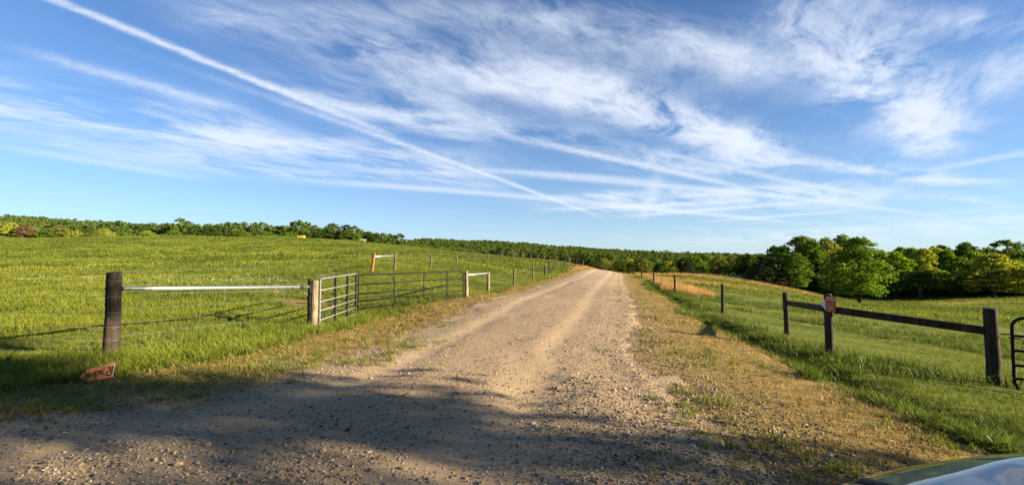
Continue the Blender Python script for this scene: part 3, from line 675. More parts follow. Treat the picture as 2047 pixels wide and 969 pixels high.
# ------------------------------------------------------------------ the vehicle beside the camera: only its front left corner shows
def make_car():
    m, t, out = mat('car_paint')
    fl_ = NOISE(t, coords(t), 900, 2, .5)
    principled(t, out, MIX(t, fl_, (.012, .014, .011), (.022, .024, .019)), .3, .2, .3, coat=1.0); M['paint'] = m
    M['glass'] = plain('car_glass', (.012, .015, .016), .04, 0, .6, .05)
    M['rubber'] = plain('tyre_rubber', (.02, .02, .02), .85, 0, .2)
    M['rim'] = plain('rim_alloy', (.5, .5, .5), .3, .9, .5)
    M['lamp'] = plain('lamp_lens', (.62, .64, .66), .08, .2, .8)
    M['black_plastic'] = plain('black_plastic', (.018, .018, .018), .55, 0, .3)
    yaw = R(4); O = np.array([1.555, 1.20, 0.0]); c, s = math.cos(yaw), math.sin(yaw)
    ORGc = (O[0], O[1] - 1.0, float(gz(O[0], O[1])) + .0)
    car = thing('parked_car', 'dark glossy car whose front left corner shows at bottom right', 'car', ORGc)
    def W(p): return np.array([O[0] + p[0] * c + p[1] * s, O[1] - p[0] * s + p[1] * c, ORGc[2] + p[2]])
    HW = .93
    def yfront(u): return -.20 * abs(u) ** 2.6
    def ztop(y):   # along the centre line, y <= 0 back from the nose
        return np.interp(y, [-4.7, -4.55, -3.6, -1.3, -.9, -.45, -.22, -.12, -.05, -.02, 0], [1.03, 1.08, 1.13, 1.205, 1.175, 1.133, 1.10, 1.068, 1.035, 1.0, .94])
    U = np.r_[np.linspace(-1, -.9, 6), np.linspace(-.88, .88, 34), np.linspace(.9, 1, 6)]
    Ys = np.r_[np.linspace(0, -.3, 16), np.linspace(-.34, -1.3, 18)]
    def hood_pt(u, y):
        yy = y + yfront(u)
        sh_ = ztop(y) - .035 * u ** 2 - .06 * max(0, (abs(u) - .86) / .14) ** 2
        sh_ += .022 * (1 / (1 + math.exp((abs(u) - .56) * 38))) * min(1, max(0, (-y - .03) / .25))
        return W((u * HW * (1 - .03 * max(0, 1 + y / .6)), yy, sh_))
    v = [hood_pt(u, y) for y in Ys for u in U]; n = len(U)
    f = [(i * n + j, i * n + j + 1, (i + 1) * n + j + 1, (i + 1) * n + j) for i in range(len(Ys) - 1) for j in range(n - 1)]
    # nose and flanks hang from the rim of the hood sheet
    rim = [i * n for i in range(len(Ys) - 1, 0, -1)] + list(range(n)) + [i * n + n - 1 for i in range(1, len(Ys))]
    base = len(v); prev = rim
    for (dz, grow) in ((-.035, .014), (-.10, .026), (-.26, .034), (-.45, .03), (-.72, -.03)):
        ring = []
        for q in rim:
            p = np.array(v[q]); ctr = W((0, -1.0, p[2])); o_ = p - ctr; o_[2] = 0; o_ /= np.linalg.norm(o_) + 1e-9
            zz_ = max(p[2] + dz, ORGc[2] + .24); ring.append(len(v)); v.append(np.array([p[0] + o_[0] * grow, p[1] + o_[1] * grow, zz_]))
        for k in range(len(rim) - 1): f.append((prev[k], ring[k], ring[k + 1], prev[k + 1]))
        prev = ring
    b = MB(); b.add(v, f); b.build('hood_and_fenders', M['paint'], car, smooth=True)
    for sgn in (-1, 1):   # black tubes painting in the shade of the gaps between hood and fender
        b = MB(); b.tube([hood_pt(sgn * (.845 + .02 * k / 12), -.02 - .1 * k) + (0, 0, .001) for k in range(13)], .009, 6); b.build('dark_gap_line', M['black_plastic'], car, smooth=True)
        hl = MB(); pr = [W((sgn * x, y, z)) for x, y, z in ((.52, -.035, .80), (.86, -.15, .84), (.90, -.34, .86), (.91, -.36, .76), (.86, -.17, .71), (.54, -.03, .69))]
        dn = W((0, .03, 0)) - W((0, 0, 0)) + (W((sgn * .03, 0, 0)) - W((0, 0, 0)))
        hl.add([p + dn for p in pr] + pr, [tuple(range(6)), tuple(range(6, 12))[::-1]] + [(k, (k + 1) % 6, 6 + (k + 1) % 6, 6 + k) for k in range(6)]); hl.build('headlight', M['lamp'], car)
        mr = MB(); mr.tube([W((sgn * .94, -1.75, 1.12)), W((sgn * 1.0, -1.76, 1.14)), W((sgn * 1.06, -1.77, 1.16)), W((sgn * 1.11, -1.78, 1.16))], [.03, .075, .085, .05], 10); mr.build('mirror', M['paint'], car, smooth=True)
    b = MB(); b.add([W(p) for p in ((-.5, .035, .66), (.5, .035, .66), (.5, .02, .8), (-.5, .02, .8), (-.5, -.05, .66), (.5, -.05, .66), (.5, -.06, .8), (-.5, -.06, .8))], [(0, 1, 2, 3), (0, 4, 5, 1), (3, 2, 6, 7), (1, 5, 6, 2), (0, 3, 7, 4)]); b.build('grille', M['black_plastic'], car)
    # rear body, cabin, glass
    def loft(secs, name, m_, smooth=True):
        v = []; f = []; k_ = len(secs[0])
        for sec in secs: v += [W(p) for p in sec]
        for i in range(len(secs) - 1):
            for j in range(k_): f.append((i * k_ + j, i * k_ + (j + 1) % k_, (i + 1) * k_ + (j + 1) % k_, (i + 1) * k_ + j))
        f.append(tuple(range(k_))); f.append(tuple((len(secs) - 1) * k_ + j for j in range(k_))[::-1])
        b = MB(); b.add(v, f); return b.build(name, m_, car, smooth=smooth)
    def sec(y, hw, z0, z1): return [(-hw * .96, y, z0), (-hw, y, z0 + .2), (-hw, y, z1 - .2), (-hw * .96, y, z1 - .04), (-hw * .8, y, z1), (hw * .8, y, z1), (hw * .96, y, z1 - .04), (hw, y, z1 - .2), (hw, y, z0 + .2), (hw * .96, y, z0)]
    loft([sec(-1.31, .955, .27, 1.10), sec(-2.5, .965, .27, 1.09), sec(-3.8, .96, .27, 1.08), sec(-4.5, .92, .3, 1.05), sec(-4.68, .85, .38, .98)], 'body_side', M['paint'])
    def cab(y, hb, ht_, zt): return [(-hb, y, 1.06), (-ht_ - .03, y, zt - .08), (-ht_ + .06, y, zt), (ht_ - .06, y, zt), (ht_ + .03, y, zt - .08), (hb, y, 1.06)]
    loft([cab(-1.25, .84, .83, 1.13), cab(-2.0, .88, .70, 1.62), cab(-2.6, .88, .69, 1.70), cab(-3.7, .88, .68, 1.68), cab(-4.5, .84, .66, 1.42), cab(-4.6, .82, .76, 1.12)], 'cabin', M['paint'])
    b = MB(); b.add([W(p) for p in ((-.80, -1.30, 1.18), (.80, -1.30, 1.18), (.66, -1.97, 1.625), (-.66, -1.97, 1.625))], [(0, 1, 2, 3)])
    b.v = [tuple(np.array(p) + (0, .012, .02)) for p in b.v]; b.build('windscreen', M['glass'], car)
    for sgn in (-1, 1):
        for y0, y1 in ((-1.75, -2.75), (-2.85, -3.8)):
            b = MB(); b.add([W((sgn * .895, y0, 1.12)), W((sgn * .895, y1, 1.12)), W((sgn * .74, y1, 1.58)), W((sgn * .74, y0 - .3 * (y0 > -2), 1.56))], [(0, 1, 2, 3)]); b.build('side_window', M['glass'], car)
        for y in (-.86, -3.65):
            b = MB(); b.tube([W((sgn * (.74 + k * .055), y, .345)) for k in range(5)], [.30, .342, .345, .342, .30], 28); w_ = b.build('wheel', M['rubber'], car, smooth=True)
            b = MB(); b.tube([W((sgn * (.94 + .012 * k), y, .345)) for k in range(3)], [.225, .22, .05], 20); b.build('rim', M['rim'], w_, smooth=True)
        b = MB(); b.box((0, 0, 0), (.3, .08, .14)); b.v = [tuple(W((sgn * .72 + p[0], -4.62 + p[1], .88 + p[2]))) for p in b.v]; b.build('tail_light', plain('tail_lens', (.4, .01, .01), .2), car)
make_car()

# ------------------------------------------------------------------ trees
def leaf_mat(name, a, b_, trans=.45, use_inst=False):
    m, t, out = mat(name)
    if use_inst: fac = attr(t, 'tint', 'INSTANCER')
    else:
        oi = t.nodes.new('ShaderNodeObjectInfo'); fac = oi.outputs['Random']
    g = t.nodes.new('ShaderNodeNewGeometry')
    n = NOISE(t, coords(t), 1.3, 3, .6)
    f = MA(t, 'ADD', MA(t, 'MULTIPLY', fac, .45), MA(t, 'ADD', MA(t, 'MULTIPLY', g.outputs['Random Per Island'], .35), MA(t, 'MULTIPLY', n, .25)), clamp=True)
    c = MIX(t, f, a, b_)
    d = t.nodes.new('ShaderNodeBsdfDiffuse'); L(t, c, d.inputs[0])
    tr = t.nodes.new('ShaderNodeBsdfTranslucent'); L(t, MIX(t, 1.0, c, (1.0, 1.0, .45), 'MULTIPLY'), tr.inputs[0])
    mx = t.nodes.new('ShaderNodeMixShader'); mx.inputs[0].default_value = trans; L(t, d.outputs[0], mx.inputs[1]); L(t, tr.outputs[0], mx.inputs[2])
    L(t, mx.outputs[0], out.inputs[0])
    return m
LEAF = {'mid': leaf_mat('leaf_mid_green', (0.078, 0.137, 0.017), (0.169, 0.254, 0.031)),
        'bright': leaf_mat('leaf_bright_green', (0.124, 0.208, 0.019), (0.247, 0.338, 0.035)),
        'yellow': leaf_mat('leaf_yellow_green', (0.221, 0.260, 0.029), (0.390, 0.390, 0.058)),
        'dark': leaf_mat('leaf_dark_green', (0.039, 0.075, 0.017), (0.098, 0.143, 0.029)),
        'olive': leaf_mat('leaf_olive', (0.143, 0.156, 0.031), (0.260, 0.260, 0.065)),
        'russet': leaf_mat('leaf_russet', (0.130, 0.078, 0.039), (0.221, 0.150, 0.058)),
        'cedar': leaf_mat('leaf_cedar', (0.039, 0.042, 0.022), (0.081, 0.075, 0.039), .15)}
M['bark'] = wood('bark', (.035, .028, .02), (.11, .09, .065), .95)
def leaf_quads(P_, nrm, size, g):
    n = len(P_); a = np.cross(nrm, g.normal(size=(n, 3))); a /= np.linalg.norm(a, axis=1)[:, None] + 1e-9
    b = np.cross(nrm, a); b /= np.linalg.norm(b, axis=1)[:, None] + 1e-9
    s = (size * (.6 + .8 * g.random(n)))[:, None] if np.ndim(size) == 0 else size[:, None]
    asp = (.55 + .35 * g.random(n))[:, None]
    v = np.stack([P_ - a * s, P_ - b * s * asp, P_ + a * s, P_ + b * s * asp], 1).reshape(-1, 3)
    return v, np.arange(n * 4).reshape(-1, 4)
def make_crown(seed, kind, n_cl, n_lf, leaf, H=1.0):
    """clumps of leaves in a crown of height 1 (ground at 0) and half width .36; returns verts, faces, clump centres"""
    g = np.random.default_rng(seed); cs = []
    while len(cs) < n_cl:
        if kind == 'broad':
            z = g.uniform(.14, 1.0); k = (z - .14) / .86
            prof = .40 * (math.sin(math.pi * min(1, .16 + .84 * k)) ** .62) if k < .97 else .06
        elif kind == 'tall':
            z = g.uniform(.18, 1.0); k = (z - .18) / .82; prof = .30 * math.sin(math.pi * min(1, .22 + .78 * k)) ** .6
        elif kind == 'cedar':
            z = g.uniform(.03, 1.0); k = (z - .03) / .97; prof = .44 * (1 - k ** 2.2) ** .8 * (.85 + .15 * math.sin(k * 30)) + .015
        elif kind == 'high':
            z = g.uniform(.5, 1.0); k = (z - .5) / .5; prof = .40 * math.sin(math.pi * min(1, .2 + .8 * k)) ** .6
        else:   # pine: open tiers high on a bare stem
            z = g.uniform(.4, 1.0); k = (z - .4) / .6; prof = .26 * (1 - k) ** .55 + .03
        th = g.uniform(0, 2 * math.pi)
        prof *= .78 + .34 * (.5 + .5 * math.sin(3 * th + seed) * math.cos(5 * z * 3 + seed * 1.7))
        rr = prof * math.sqrt(g.uniform(.12, 1.0)) ** .8
        cs.append((rr * math.cos(th), rr * math.sin(th), z * .97))
    cs = np.array(cs)
    V = []; Fc = []; b = 0
    for c in cs:
        cr = (.075 if kind in ('broad', 'tall') else .06) * g.uniform(.65, 1.4)
        d = g.normal(size=(n_lf, 3)); d /= np.linalg.norm(d, axis=1)[:, None]
        d[:, 2] = np.where(d[:, 2] < 0, d[:, 2] * .55, d[:, 2])
        rad = cr * (g.random(n_lf) ** .45)[:, None]
        P_ = c + d * rad * np.array([1.15, 1.15, .62])
        nr = d * .7 + g.normal(size=(n_lf, 3)) * .5 + np.array([0, 0, .45]); nr /= np.linalg.norm(nr, axis=1)[:, None]
        v, f = leaf_quads(P_, nr, leaf, g)
        V.append(v); Fc.append(f + b); b += len(v)
    return np.vstack(V), np.vstack(Fc), cs
def make_trunk(seed, cs, kind, r0=.022):
    g = np.random.default_rng(seed + 99); b = MB()
    top = .82 if kind in ('broad',) else .93
    bend = (g.random(2) - .5) * .05
    tp = lambda z: np.array([bend[0] * math.sin(z * 4), bend[1] * math.sin(z * 3), z])
    zs = np.linspace(-.04, top, 9)
    b.tube([tp(z) for z in zs], [r0 * (1.35 if k == 0 else 1.12 if k == 1 else 1 - .9 * k / 9) for k in range(9)], 9)
    pick = cs[g.choice(len(cs), min(len(cs), 26), replace=False)]
    for c in pick:
        z0 = max(.10 if kind == 'broad' else .06, c[2] * g.uniform(.45, .72)); a = tp(min(z0, top)); e = c * .96
        mid = (a + e) / 2 + np.array([0, 0, -.02]) + (g.random(3) - .5) * .03
        rr = r0 * .38 * (1 - .6 * z0)
        b.tube([a, mid, e], [rr, rr * .65, rr * .25], 5, cap=False)
    return b
PROTO = {}
def proto(key, kind, seed, n_cl, n_lf, leaf, r0=.022):
    v, f, cs = make_crown(seed, kind, n_cl, n_lf, leaf)
    cm = mesh_from('crown', v, f, LEAF['mid'], False)
    tb = make_trunk(seed, cs, kind, r0)
    tm = mesh_from('trunk', tb.v, tb.f, M['bark'], True)
    PROTO[key] = (cm, tm)
proto('lone', 'broad', 11, 230, 60, .0155, .026)
for i in range(4): proto(f'broad{i}', 'broad', 20 + i, 190, 46, .018)
for i in range(3): proto(f'tall{i}', 'tall', 40 + i, 160, 46, .018)
for i in range(2): proto(f'cedar{i}', 'cedar', 60 + i, 150, 42, .017, .02)
proto('pine0', 'pine', 80, 60, 44, .018, .016)
for i in range(3): proto(f'far{i}', ('broad', 'tall', 'broad')[i], 90 + i, 60, 20, .032)
def tree(name, label, key, leaf, X, Y, H, half_w, group=None, z=None, rot=None, leafmat=None):
    cm, tm = PROTO[key]
    z = float(gz(X, Y)) if z is None else z
    o = thing(name, label, 'tree', (X, Y, z), group)
    wid = {'lone': .40, 'broad': .40, 'tall': .30, 'cedar': .44, 'pine': .27, 'far': .38}[key.rstrip('0123456789')]
    o.scale = (half_w / wid, half_w / wid, H); o.rotation_euler = (0, 0, random.uniform(0, 6.28) if rot is None else rot)
    c = link('crown', cm, o); c.material_slots[0].link = 'OBJECT'; c.material_slots[0].material = leafmat or LEAF[leaf]
    link('trunk', tm, o)
    return o
ORD = ['', 'first', 'second', 'third', 'fourth', 'fifth', 'sixth', 'seventh', 'eighth', 'ninth', 'tenth', 'eleventh', 'twelfth', 'thirteenth', 'fourteenth', 'fifteenth', 'sixteenth', 'seventeenth', 'eighteenth', 'nineteenth', 'twentieth', 'twenty-first', 'twenty-second', 'twenty-third', 'twenty-fourth', 'twenty-fifth', 'twenty-sixth', 'twenty-seventh', 'twenty-eighth', 'twenty-ninth', 'thirtieth', 'thirty-first', 'thirty-second', 'thirty-third', 'thirty-fourth', 'thirty-fifth', 'thirty-sixth', 'thirty-seventh', 'thirty-eighth', 'thirty-ninth', 'fortieth']
KIND = {'mid': 'mid green', 'bright': 'bright green', 'yellow': 'yellow-green', 'dark': 'dark green', 'olive': 'olive green', 'russet': 'russet', 'cedar': 'dark brownish cedar-like'}
def top_tree(px, py, wpx, Y, key, leaf, label, group, name):
    X = wx(px, Y); zt = pt(px, py, Y)[2]; z = float(gz(X, Y))
    return tree(name, label, key, leaf, X, Y, max(3.0, zt - z), wpx / 2 * Y / F * 1.15, group)
# lone oak in the pasture
X0, Y0 = wx(1716, 83), 83.0
tree('pasture_tree', 'lone round green tree with visible trunk standing in the right pasture', 'lone', 'mid', X0, Y0, pt(1716, 474, 83)[2] - float(gz(X0, Y0)), 54 * 83 / F, rot=.6)
# wood behind it: px of the top, py, width, distance, shape, leaf
WOOD = [(1538, 514, 92, 104, 'cedar0', 'cedar'), (1563, 492, 58, 116, 'broad0', 'mid'), (1592, 506, 46, 102, 'broad2', 'mid'), (1603, 472, 66, 120, 'tall0', 'olive'), (1624, 479, 50, 114, 'broad1', 'mid'), (1652, 476, 56, 116, 'tall1', 'olive'), (1683, 470, 66, 126, 'broad2', 'mid'), (1668, 520, 50, 104, 'broad3', 'olive'),
        (1762, 500, 44, 118, 'broad1', 'olive'), (1788, 502, 62, 104, 'tall2', 'bright'), (1800, 494, 50, 122, 'broad0', 'olive'), (1822, 496, 60, 116, 'broad3', 'mid'), (1845, 497, 54, 108, 'tall0', 'yellow'), (1838, 542, 62, 96, 'pine0', 'dark'), (1872, 495, 56, 120, 'broad1', 'yellow'), (1893, 500, 48, 108, 'tall1', 'mid'),
        (1926, 487, 40, 116, 'tall2', 'dark'), (1918, 515, 64, 98, 'broad2', 'mid'), (1950, 503, 54, 106, 'broad0', 'bright'), (1984, 508, 96, 92, 'broad3', 'yellow'), (2026, 522, 62, 94, 'broad1', 'bright'), (2058, 530, 60, 88, 'broad2', 'yellow'), (2100, 520, 80, 95, 'broad0', 'mid'), (2160, 515, 80, 100, 'broad1', 'mid')]
for k, (px, py, w_, Y, key, lf) in enumerate(sorted(WOOD)):
    lab = f'{KIND[lf]} tree, {ORD[k + 1]} from the left in the wood behind the right pasture'
    top_tree(px, py, w_, Y, key, lf, lab, 'trees of the wood behind the right pasture', 'cedar_tree' if key.startswith('cedar') else 'pine_tree' if key.startswith('pine') else 'woodland_tree')
# trees along the valley, middle distance
g_ = np.random.default_rng(5)
VAL = []
for px in np.arange(1195, 1545, 12.5):
    base = np.interp(px, [1195, 1260, 1300, 1340, 1380, 1405, 1430, 1470, 1500, 1545], [513, 517, 519, 520, 512, 505, 506, 509, 508, 509])
    VAL.append((px + g_.uniform(-4, 4), base + g_.uniform(-2, 7), g_.uniform(24, 36), g_.uniform(265, 325), random.choice(['broad0', 'broad1', 'broad2', 'tall0', 'tall1', 'tall2']), random.choice(['mid', 'mid', 'bright', 'dark', 'olive', 'yellow'])))
VAL += [(1376, 523, 36, 205, 'cedar1', 'cedar'), (1322, 532, 26, 175, 'broad1', 'dark'), (1338, 537, 24, 165, 'broad3', 'mid'), (1345, 526, 26, 225, 'cedar0', 'cedar')]
for k, (px, py, w_, Y, key, lf) in enumerate(sorted(VAL)):
    top_tree(px, py, w_, Y, key, lf, f'{KIND[lf]} tree, {ORD[k + 1]} from the left in the valley tree line', 'trees of the valley tree line', 'cedar_tree' if key.startswith('cedar') else 'valley_tree')
# edge of the far left wood, just over the crest of the field
EDGE = [(18, 446, 50, 170, 'broad0', 'yellow'), (60, 452, 40, 175, 'broad1', 'olive'), (48, 449, 36, 168, 'broad2', 'russet'), (92, 456, 34, 170, 'broad3', 'mid'), (118, 451, 46, 172, 'broad2', 'olive'), (150, 462, 40, 168, 'broad0', 'yellow'), (172, 456, 34, 175, 'broad1', 'dark'), (206, 457, 40, 170, 'broad1', 'yellow'), (190, 461, 40, 167, 'broad3', 'olive'),
        (240, 461, 34, 180, 'broad2', 'mid'), (290, 461, 44, 178, 'broad3', 'bright'), (345, 460, 40, 185, 'broad1', 'mid'), (390, 451, 40, 190, 'broad0', 'dark'), (420, 453, 36, 188, 'broad2', 'dark'), (655, 456, 44, 190, 'broad1', 'dark'), (690, 460, 40, 190, 'broad0', 'dark'), (735, 463, 30, 195, 'tall0', 'dark'), (752, 466, 30, 195, 'tall1', 'dark'), (712, 467, 26, 190, 'broad2', 'mid'),
        (480, 461, 46, 190, 'broad3', 'mid'), (530, 463, 50, 190, 'broad2', 'mid'), (575, 464, 50, 190, 'broad0', 'mid'), (615, 465, 46, 190, 'broad3', 'dark')]
for k, (px, py, w_, Y, key, lf) in enumerate(sorted(EDGE)):
    top_tree(px, py, w_, Y, key, lf, f'small {KIND[lf]} tree, {ORD[k + 1]} from the left along the left skyline', 'trees along the left skyline', 'skyline_tree')
# trees out of frame to the right, whose shade falls across the foreground
tr_m = leaf_mat('leaf_near_green', (.045, .085, .012), (.10, .165, .022))
def shade_tree(label, X, Y, H, half_w, seed, n_cl=330, n_lf=46, kind='broad'):
    v, f, cs = make_crown(seed, kind, n_cl, n_lf, .0085); tb = make_trunk(seed, cs, 'broad', .018)
    PROTO['broad9'] = (mesh_from('crown', v, f, tr_m, False), mesh_from('trunk', tb.v, tb.f, M['bark'], True))
    tree('roadside_tree', label, 'broad9', 'mid', X, Y, H, half_w, 'roadside trees out of frame', leafmat=tr_m, rot=seed * .7)
shade_tree('leafy roadside tree out of frame to the right, shading the gravel', 9.7, -2.35, 12.0, 4.5, 301, 100, 60)
shade_tree('slim leafy tree added out of frame to the right for the shade band', 16.9, -.75, 9.0, .8, 303, 170, 44, 'high')  # narrow dense crown added to darken the front band of the tree shade
shade_tree('taller high-crowned roadside tree out of frame behind the car', 19.7, -3.6, 15.0, 4.2, 302, 320, 44, 'high')
for k, (X, Y, H, w_) in enumerate(((2.5, -11, 13, 5.5), (-6, -14, 12, 5.0), (11, -14, 14, 5.5))):  # unseen trees added behind the camera to cut the sky fill
    tree('roadside_tree', ('unseen leafy tree added right behind the camera to block sky light', 'unseen leafy tree added behind and left of the camera to block sky light', 'unseen leafy tree added behind and right of the camera to block sky light')[k], f'broad{k}', 'mid', X, Y, H, w_, 'roadside trees out of frame')

# ------------------------------------------------------------------ uncountable ground cover, scattered with geometry nodes
def scatter_group(coll):
    ng = bpy.data.node_groups.new('scatter', 'GeometryNodeTree')
    ng.interface.new_socket('Geometry', in_out='INPUT', socket_type='NodeSocketGeometry'); ng.interface.new_socket('Geometry', in_out='OUTPUT', socket_type='NodeSocketGeometry')
    a = ng.nodes.new('NodeGroupInput'); z = ng.nodes.new('NodeGroupOutput'); iop = ng.nodes.new('GeometryNodeInstanceOnPoints')
    ci = ng.nodes.new('GeometryNodeCollectionInfo'); ci.inputs['Collection'].default_value = coll; ci.inputs['Separate Children'].default_value = True; ci.inputs['Reset Children'].default_value = True
    def na(name, ty):
        n = ng.nodes.new('GeometryNodeInputNamedAttribute'); n.data_type = ty; n.inputs['Name'].default_value = name
        return n.outputs['Attribute']
    e2r = ng.nodes.new('FunctionNodeEulerToRotation'); ng.links.new(na('rot', 'FLOAT_VECTOR'), e2r.inputs[0])
    ng.links.new(a.outputs[0], iop.inputs['Points']); ng.links.new(ci.outputs[0], iop.inputs['Instance'])
    iop.inputs['Pick Instance'].default_value = True
    ng.links.new(na('pick', 'INT'), iop.inputs['Instance Index']); ng.links.new(e2r.outputs[0], iop.inputs['Rotation']); ng.links.new(na('scl', 'FLOAT_VECTOR'), iop.inputs['Scale'])
    ng.links.new(iop.outputs[0], z.inputs[0])
    return ng
def scatter(name, label, cat, X, Y, protos, scale, tint, tilt=.12, lift=0.0, zs=None, rot=None):
    n = len(X); Z = gz(X, Y) + lift if zs is None else zs
    me = bpy.data.meshes.new(name); me.vertices.add(n); me.vertices.foreach_set('co', np.c_[X, Y, Z].astype(np.float32).ravel())
    if rot is None: rot = np.c_[rng.normal(0, tilt, n), rng.normal(0, tilt, n), rng.uniform(0, 6.283, n)]
    if np.ndim(scale) == 1: scale = np.c_[scale, scale, scale]
    for nm, ty, d, key in (('rot', 'FLOAT_VECTOR', rot, 'vector'), ('scl', 'FLOAT_VECTOR', scale, 'vector'), ('tint', 'FLOAT', tint, 'value'), ('pick', 'INT', rng.integers(0, len(protos), n), 'value')):
        at = me.attributes.new(nm, ty, 'POINT'); at.data.foreach_set(key, np.ascontiguousarray(d, np.int32 if ty == 'INT' else np.float32).ravel())
    coll = bpy.data.collections.new(name + '_kinds')
    for k, pm in enumerate(protos):
        coll.objects.link(bpy.data.objects.new(f'{name}_kind_{k}', pm))
    o = link(name, me); md = o.modifiers.new('scatter', 'NODES'); md.node_group = scatter_group(coll)
    return tag(o, label, cat, kind='stuff')
def blade_mat(name, root, tip_a, tip_b, trans=.4):
    m, t, out = mat(name)
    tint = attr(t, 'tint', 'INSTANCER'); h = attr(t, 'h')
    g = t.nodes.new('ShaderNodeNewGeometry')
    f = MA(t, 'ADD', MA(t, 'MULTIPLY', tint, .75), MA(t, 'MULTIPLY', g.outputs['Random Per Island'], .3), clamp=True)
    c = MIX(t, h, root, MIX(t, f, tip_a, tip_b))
    d = t.nodes.new('ShaderNodeBsdfDiffuse'); L(t, c, d.inputs[0])
    tr = t.nodes.new('ShaderNodeBsdfTranslucent'); L(t, c, tr.inputs[0])
    gl = t.nodes.new('ShaderNodeBsdfGlossy'); gl.inputs['Roughness'].default_value = .45; gl.inputs[0].default_value = (.9, .9, .8, 1)
    mx = t.nodes.new('ShaderNodeMixShader'); mx.inputs[0].default_value = trans; L(t, d.outputs[0], mx.inputs[1]); L(t, tr.outputs[0], mx.inputs[2])
    m2 = t.nodes.new('ShaderNodeMixShader'); m2.inputs[0].default_value = .012; L(t, mx.outputs[0], m2.inputs[1]); L(t, gl.outputs[0], m2.inputs[2])
    L(t, m2.outputs[0], out.inputs[0]); return m
def tuft(m, n, h, spread, width, lean, seed, flat=0.0):
    g = np.random.default_rng(seed); V = []; Fq = []; Hh = []
    for k in range(n):
        a = g.uniform(0, 6.283); r = spread * math.sqrt(g.random()); base = np.array([r * math.cos(a), r * math.sin(a), -.01])
        b_ = g.uniform(0, 6.283); ln = lean * g.uniform(.3, 1.3); hh = h * g.uniform(.55, 1.15); w = width * g.uniform(.6, 1.2)
        d = np.array([math.cos(b_), math.sin(b_), 0]); s = np.array([-d[1], d[0], 0]) * w / 2
        s = s * math.cos(.5) + d * w / 2 * math.sin(.5) * g.choice([-1, 1])
        p1_ = base + d * hh * ln * .35 + np.array([0, 0, hh * .55 * (1 - flat)]); p2_ = base + d * hh * ln * 1.0 + np.array([0, 0, hh * (1 - flat) * max(.25, 1 - .3 * ln)])
        i = len(V); V += [base - s, base + s, p1_ + s * .8, p1_ - s * .8, p2_]; Fq += [(i, i + 1, i + 2, i + 3), (i + 3, i + 2, i + 4)]; Hh += [0.0, 0.0, .6, .6, 1.0]
    me = mesh_from('tuft', V, Fq, m, False)
    at = me.attributes.new('h', 'FLOAT', 'POINT'); at.data.foreach_set('value', np.array(Hh, np.float32))
    return me
def polar(n, r0, r1, a0, a1, power=1.0):
    """points in a ring sector; power 2 = even density, lower = denser near the viewer's side"""
    u = rng.random(n); r = (r0 ** power + u * (r1 ** power - r0 ** power)) ** (1 / power) if power > 0 else r0 * (r1 / r0) ** u
    th = np.radians(rng.uniform(a0, a1, n)); return r * np.sin(th), r * np.cos(th)

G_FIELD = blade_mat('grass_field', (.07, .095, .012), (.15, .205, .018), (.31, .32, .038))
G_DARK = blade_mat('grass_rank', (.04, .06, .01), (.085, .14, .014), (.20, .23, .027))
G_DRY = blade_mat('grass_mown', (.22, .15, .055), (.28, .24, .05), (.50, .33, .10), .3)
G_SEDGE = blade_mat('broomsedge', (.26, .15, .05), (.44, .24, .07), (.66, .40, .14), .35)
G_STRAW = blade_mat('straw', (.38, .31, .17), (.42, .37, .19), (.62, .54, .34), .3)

def not_path(X, Y): return ~(in_road(X, Y, -.15) | verge_mask(X, Y))
def field_layer(name, label, n, r0, r1, power, h, m, nb, spread, width, lean, cond, smin, smax, tint_shift=0.0):
    X, Y = polar(n, r0, r1, -60, 60, power)
    k = not_path(X, Y) & (dirt_mask(X, Y) < .15 + .6 * rng.random(n) ** 3) & cond(X, Y) & ((fbm(X * .6 + 31, Y, 4.5 * (1 + r0 / 14), 3) < .58) | (rng.random(n) < .55)); X, Y = X[k], Y[k]
    pat = fbm(X, Y, 3.2, 3); sc = (smin + (smax - smin) * np.clip((pat - .33) * 3, 0, 1)) * rng.uniform(.7, 1.25, len(X))
    sx = 1 + r0 / 14; tint = np.clip(.50 + tint_shift + (fbm(X + 50, Y * 1.6, 7 * sx, 3) - .5) * 1.9 + (fbm(X - 20, Y * 1.8, 1.4 * sx, 3) - .5) * 1.5 + rng.normal(0, .14, len(X)), 0, 1)
    pr = [tuft(m, nb, h, spread, width, lean, 500 + i + n % 97) for i in range(5)]
    return scatter(name, label, 'grass', X, Y, pr, sc, tint)
left = lambda X, Y: X < VERGE_L(Y)
right = lambda X, Y: X > VERGE_R(Y)
# short pasture sward near, then coarser tufts with distance
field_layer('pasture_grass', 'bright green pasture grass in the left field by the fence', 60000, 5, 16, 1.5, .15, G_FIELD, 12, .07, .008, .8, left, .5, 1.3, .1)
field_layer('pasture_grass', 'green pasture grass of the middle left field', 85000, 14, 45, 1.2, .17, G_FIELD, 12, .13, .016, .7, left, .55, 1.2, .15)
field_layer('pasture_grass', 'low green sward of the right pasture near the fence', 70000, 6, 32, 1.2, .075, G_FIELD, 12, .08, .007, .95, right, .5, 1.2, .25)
field_layer('pasture_grass', 'distant green sward rising to both field crests', 90000, 40, 150, 1.0, .20, G_FIELD, 12, .32, .045, .7, lambda X, Y: left(X, Y) | right(X, Y), .6, 1.3, .2)
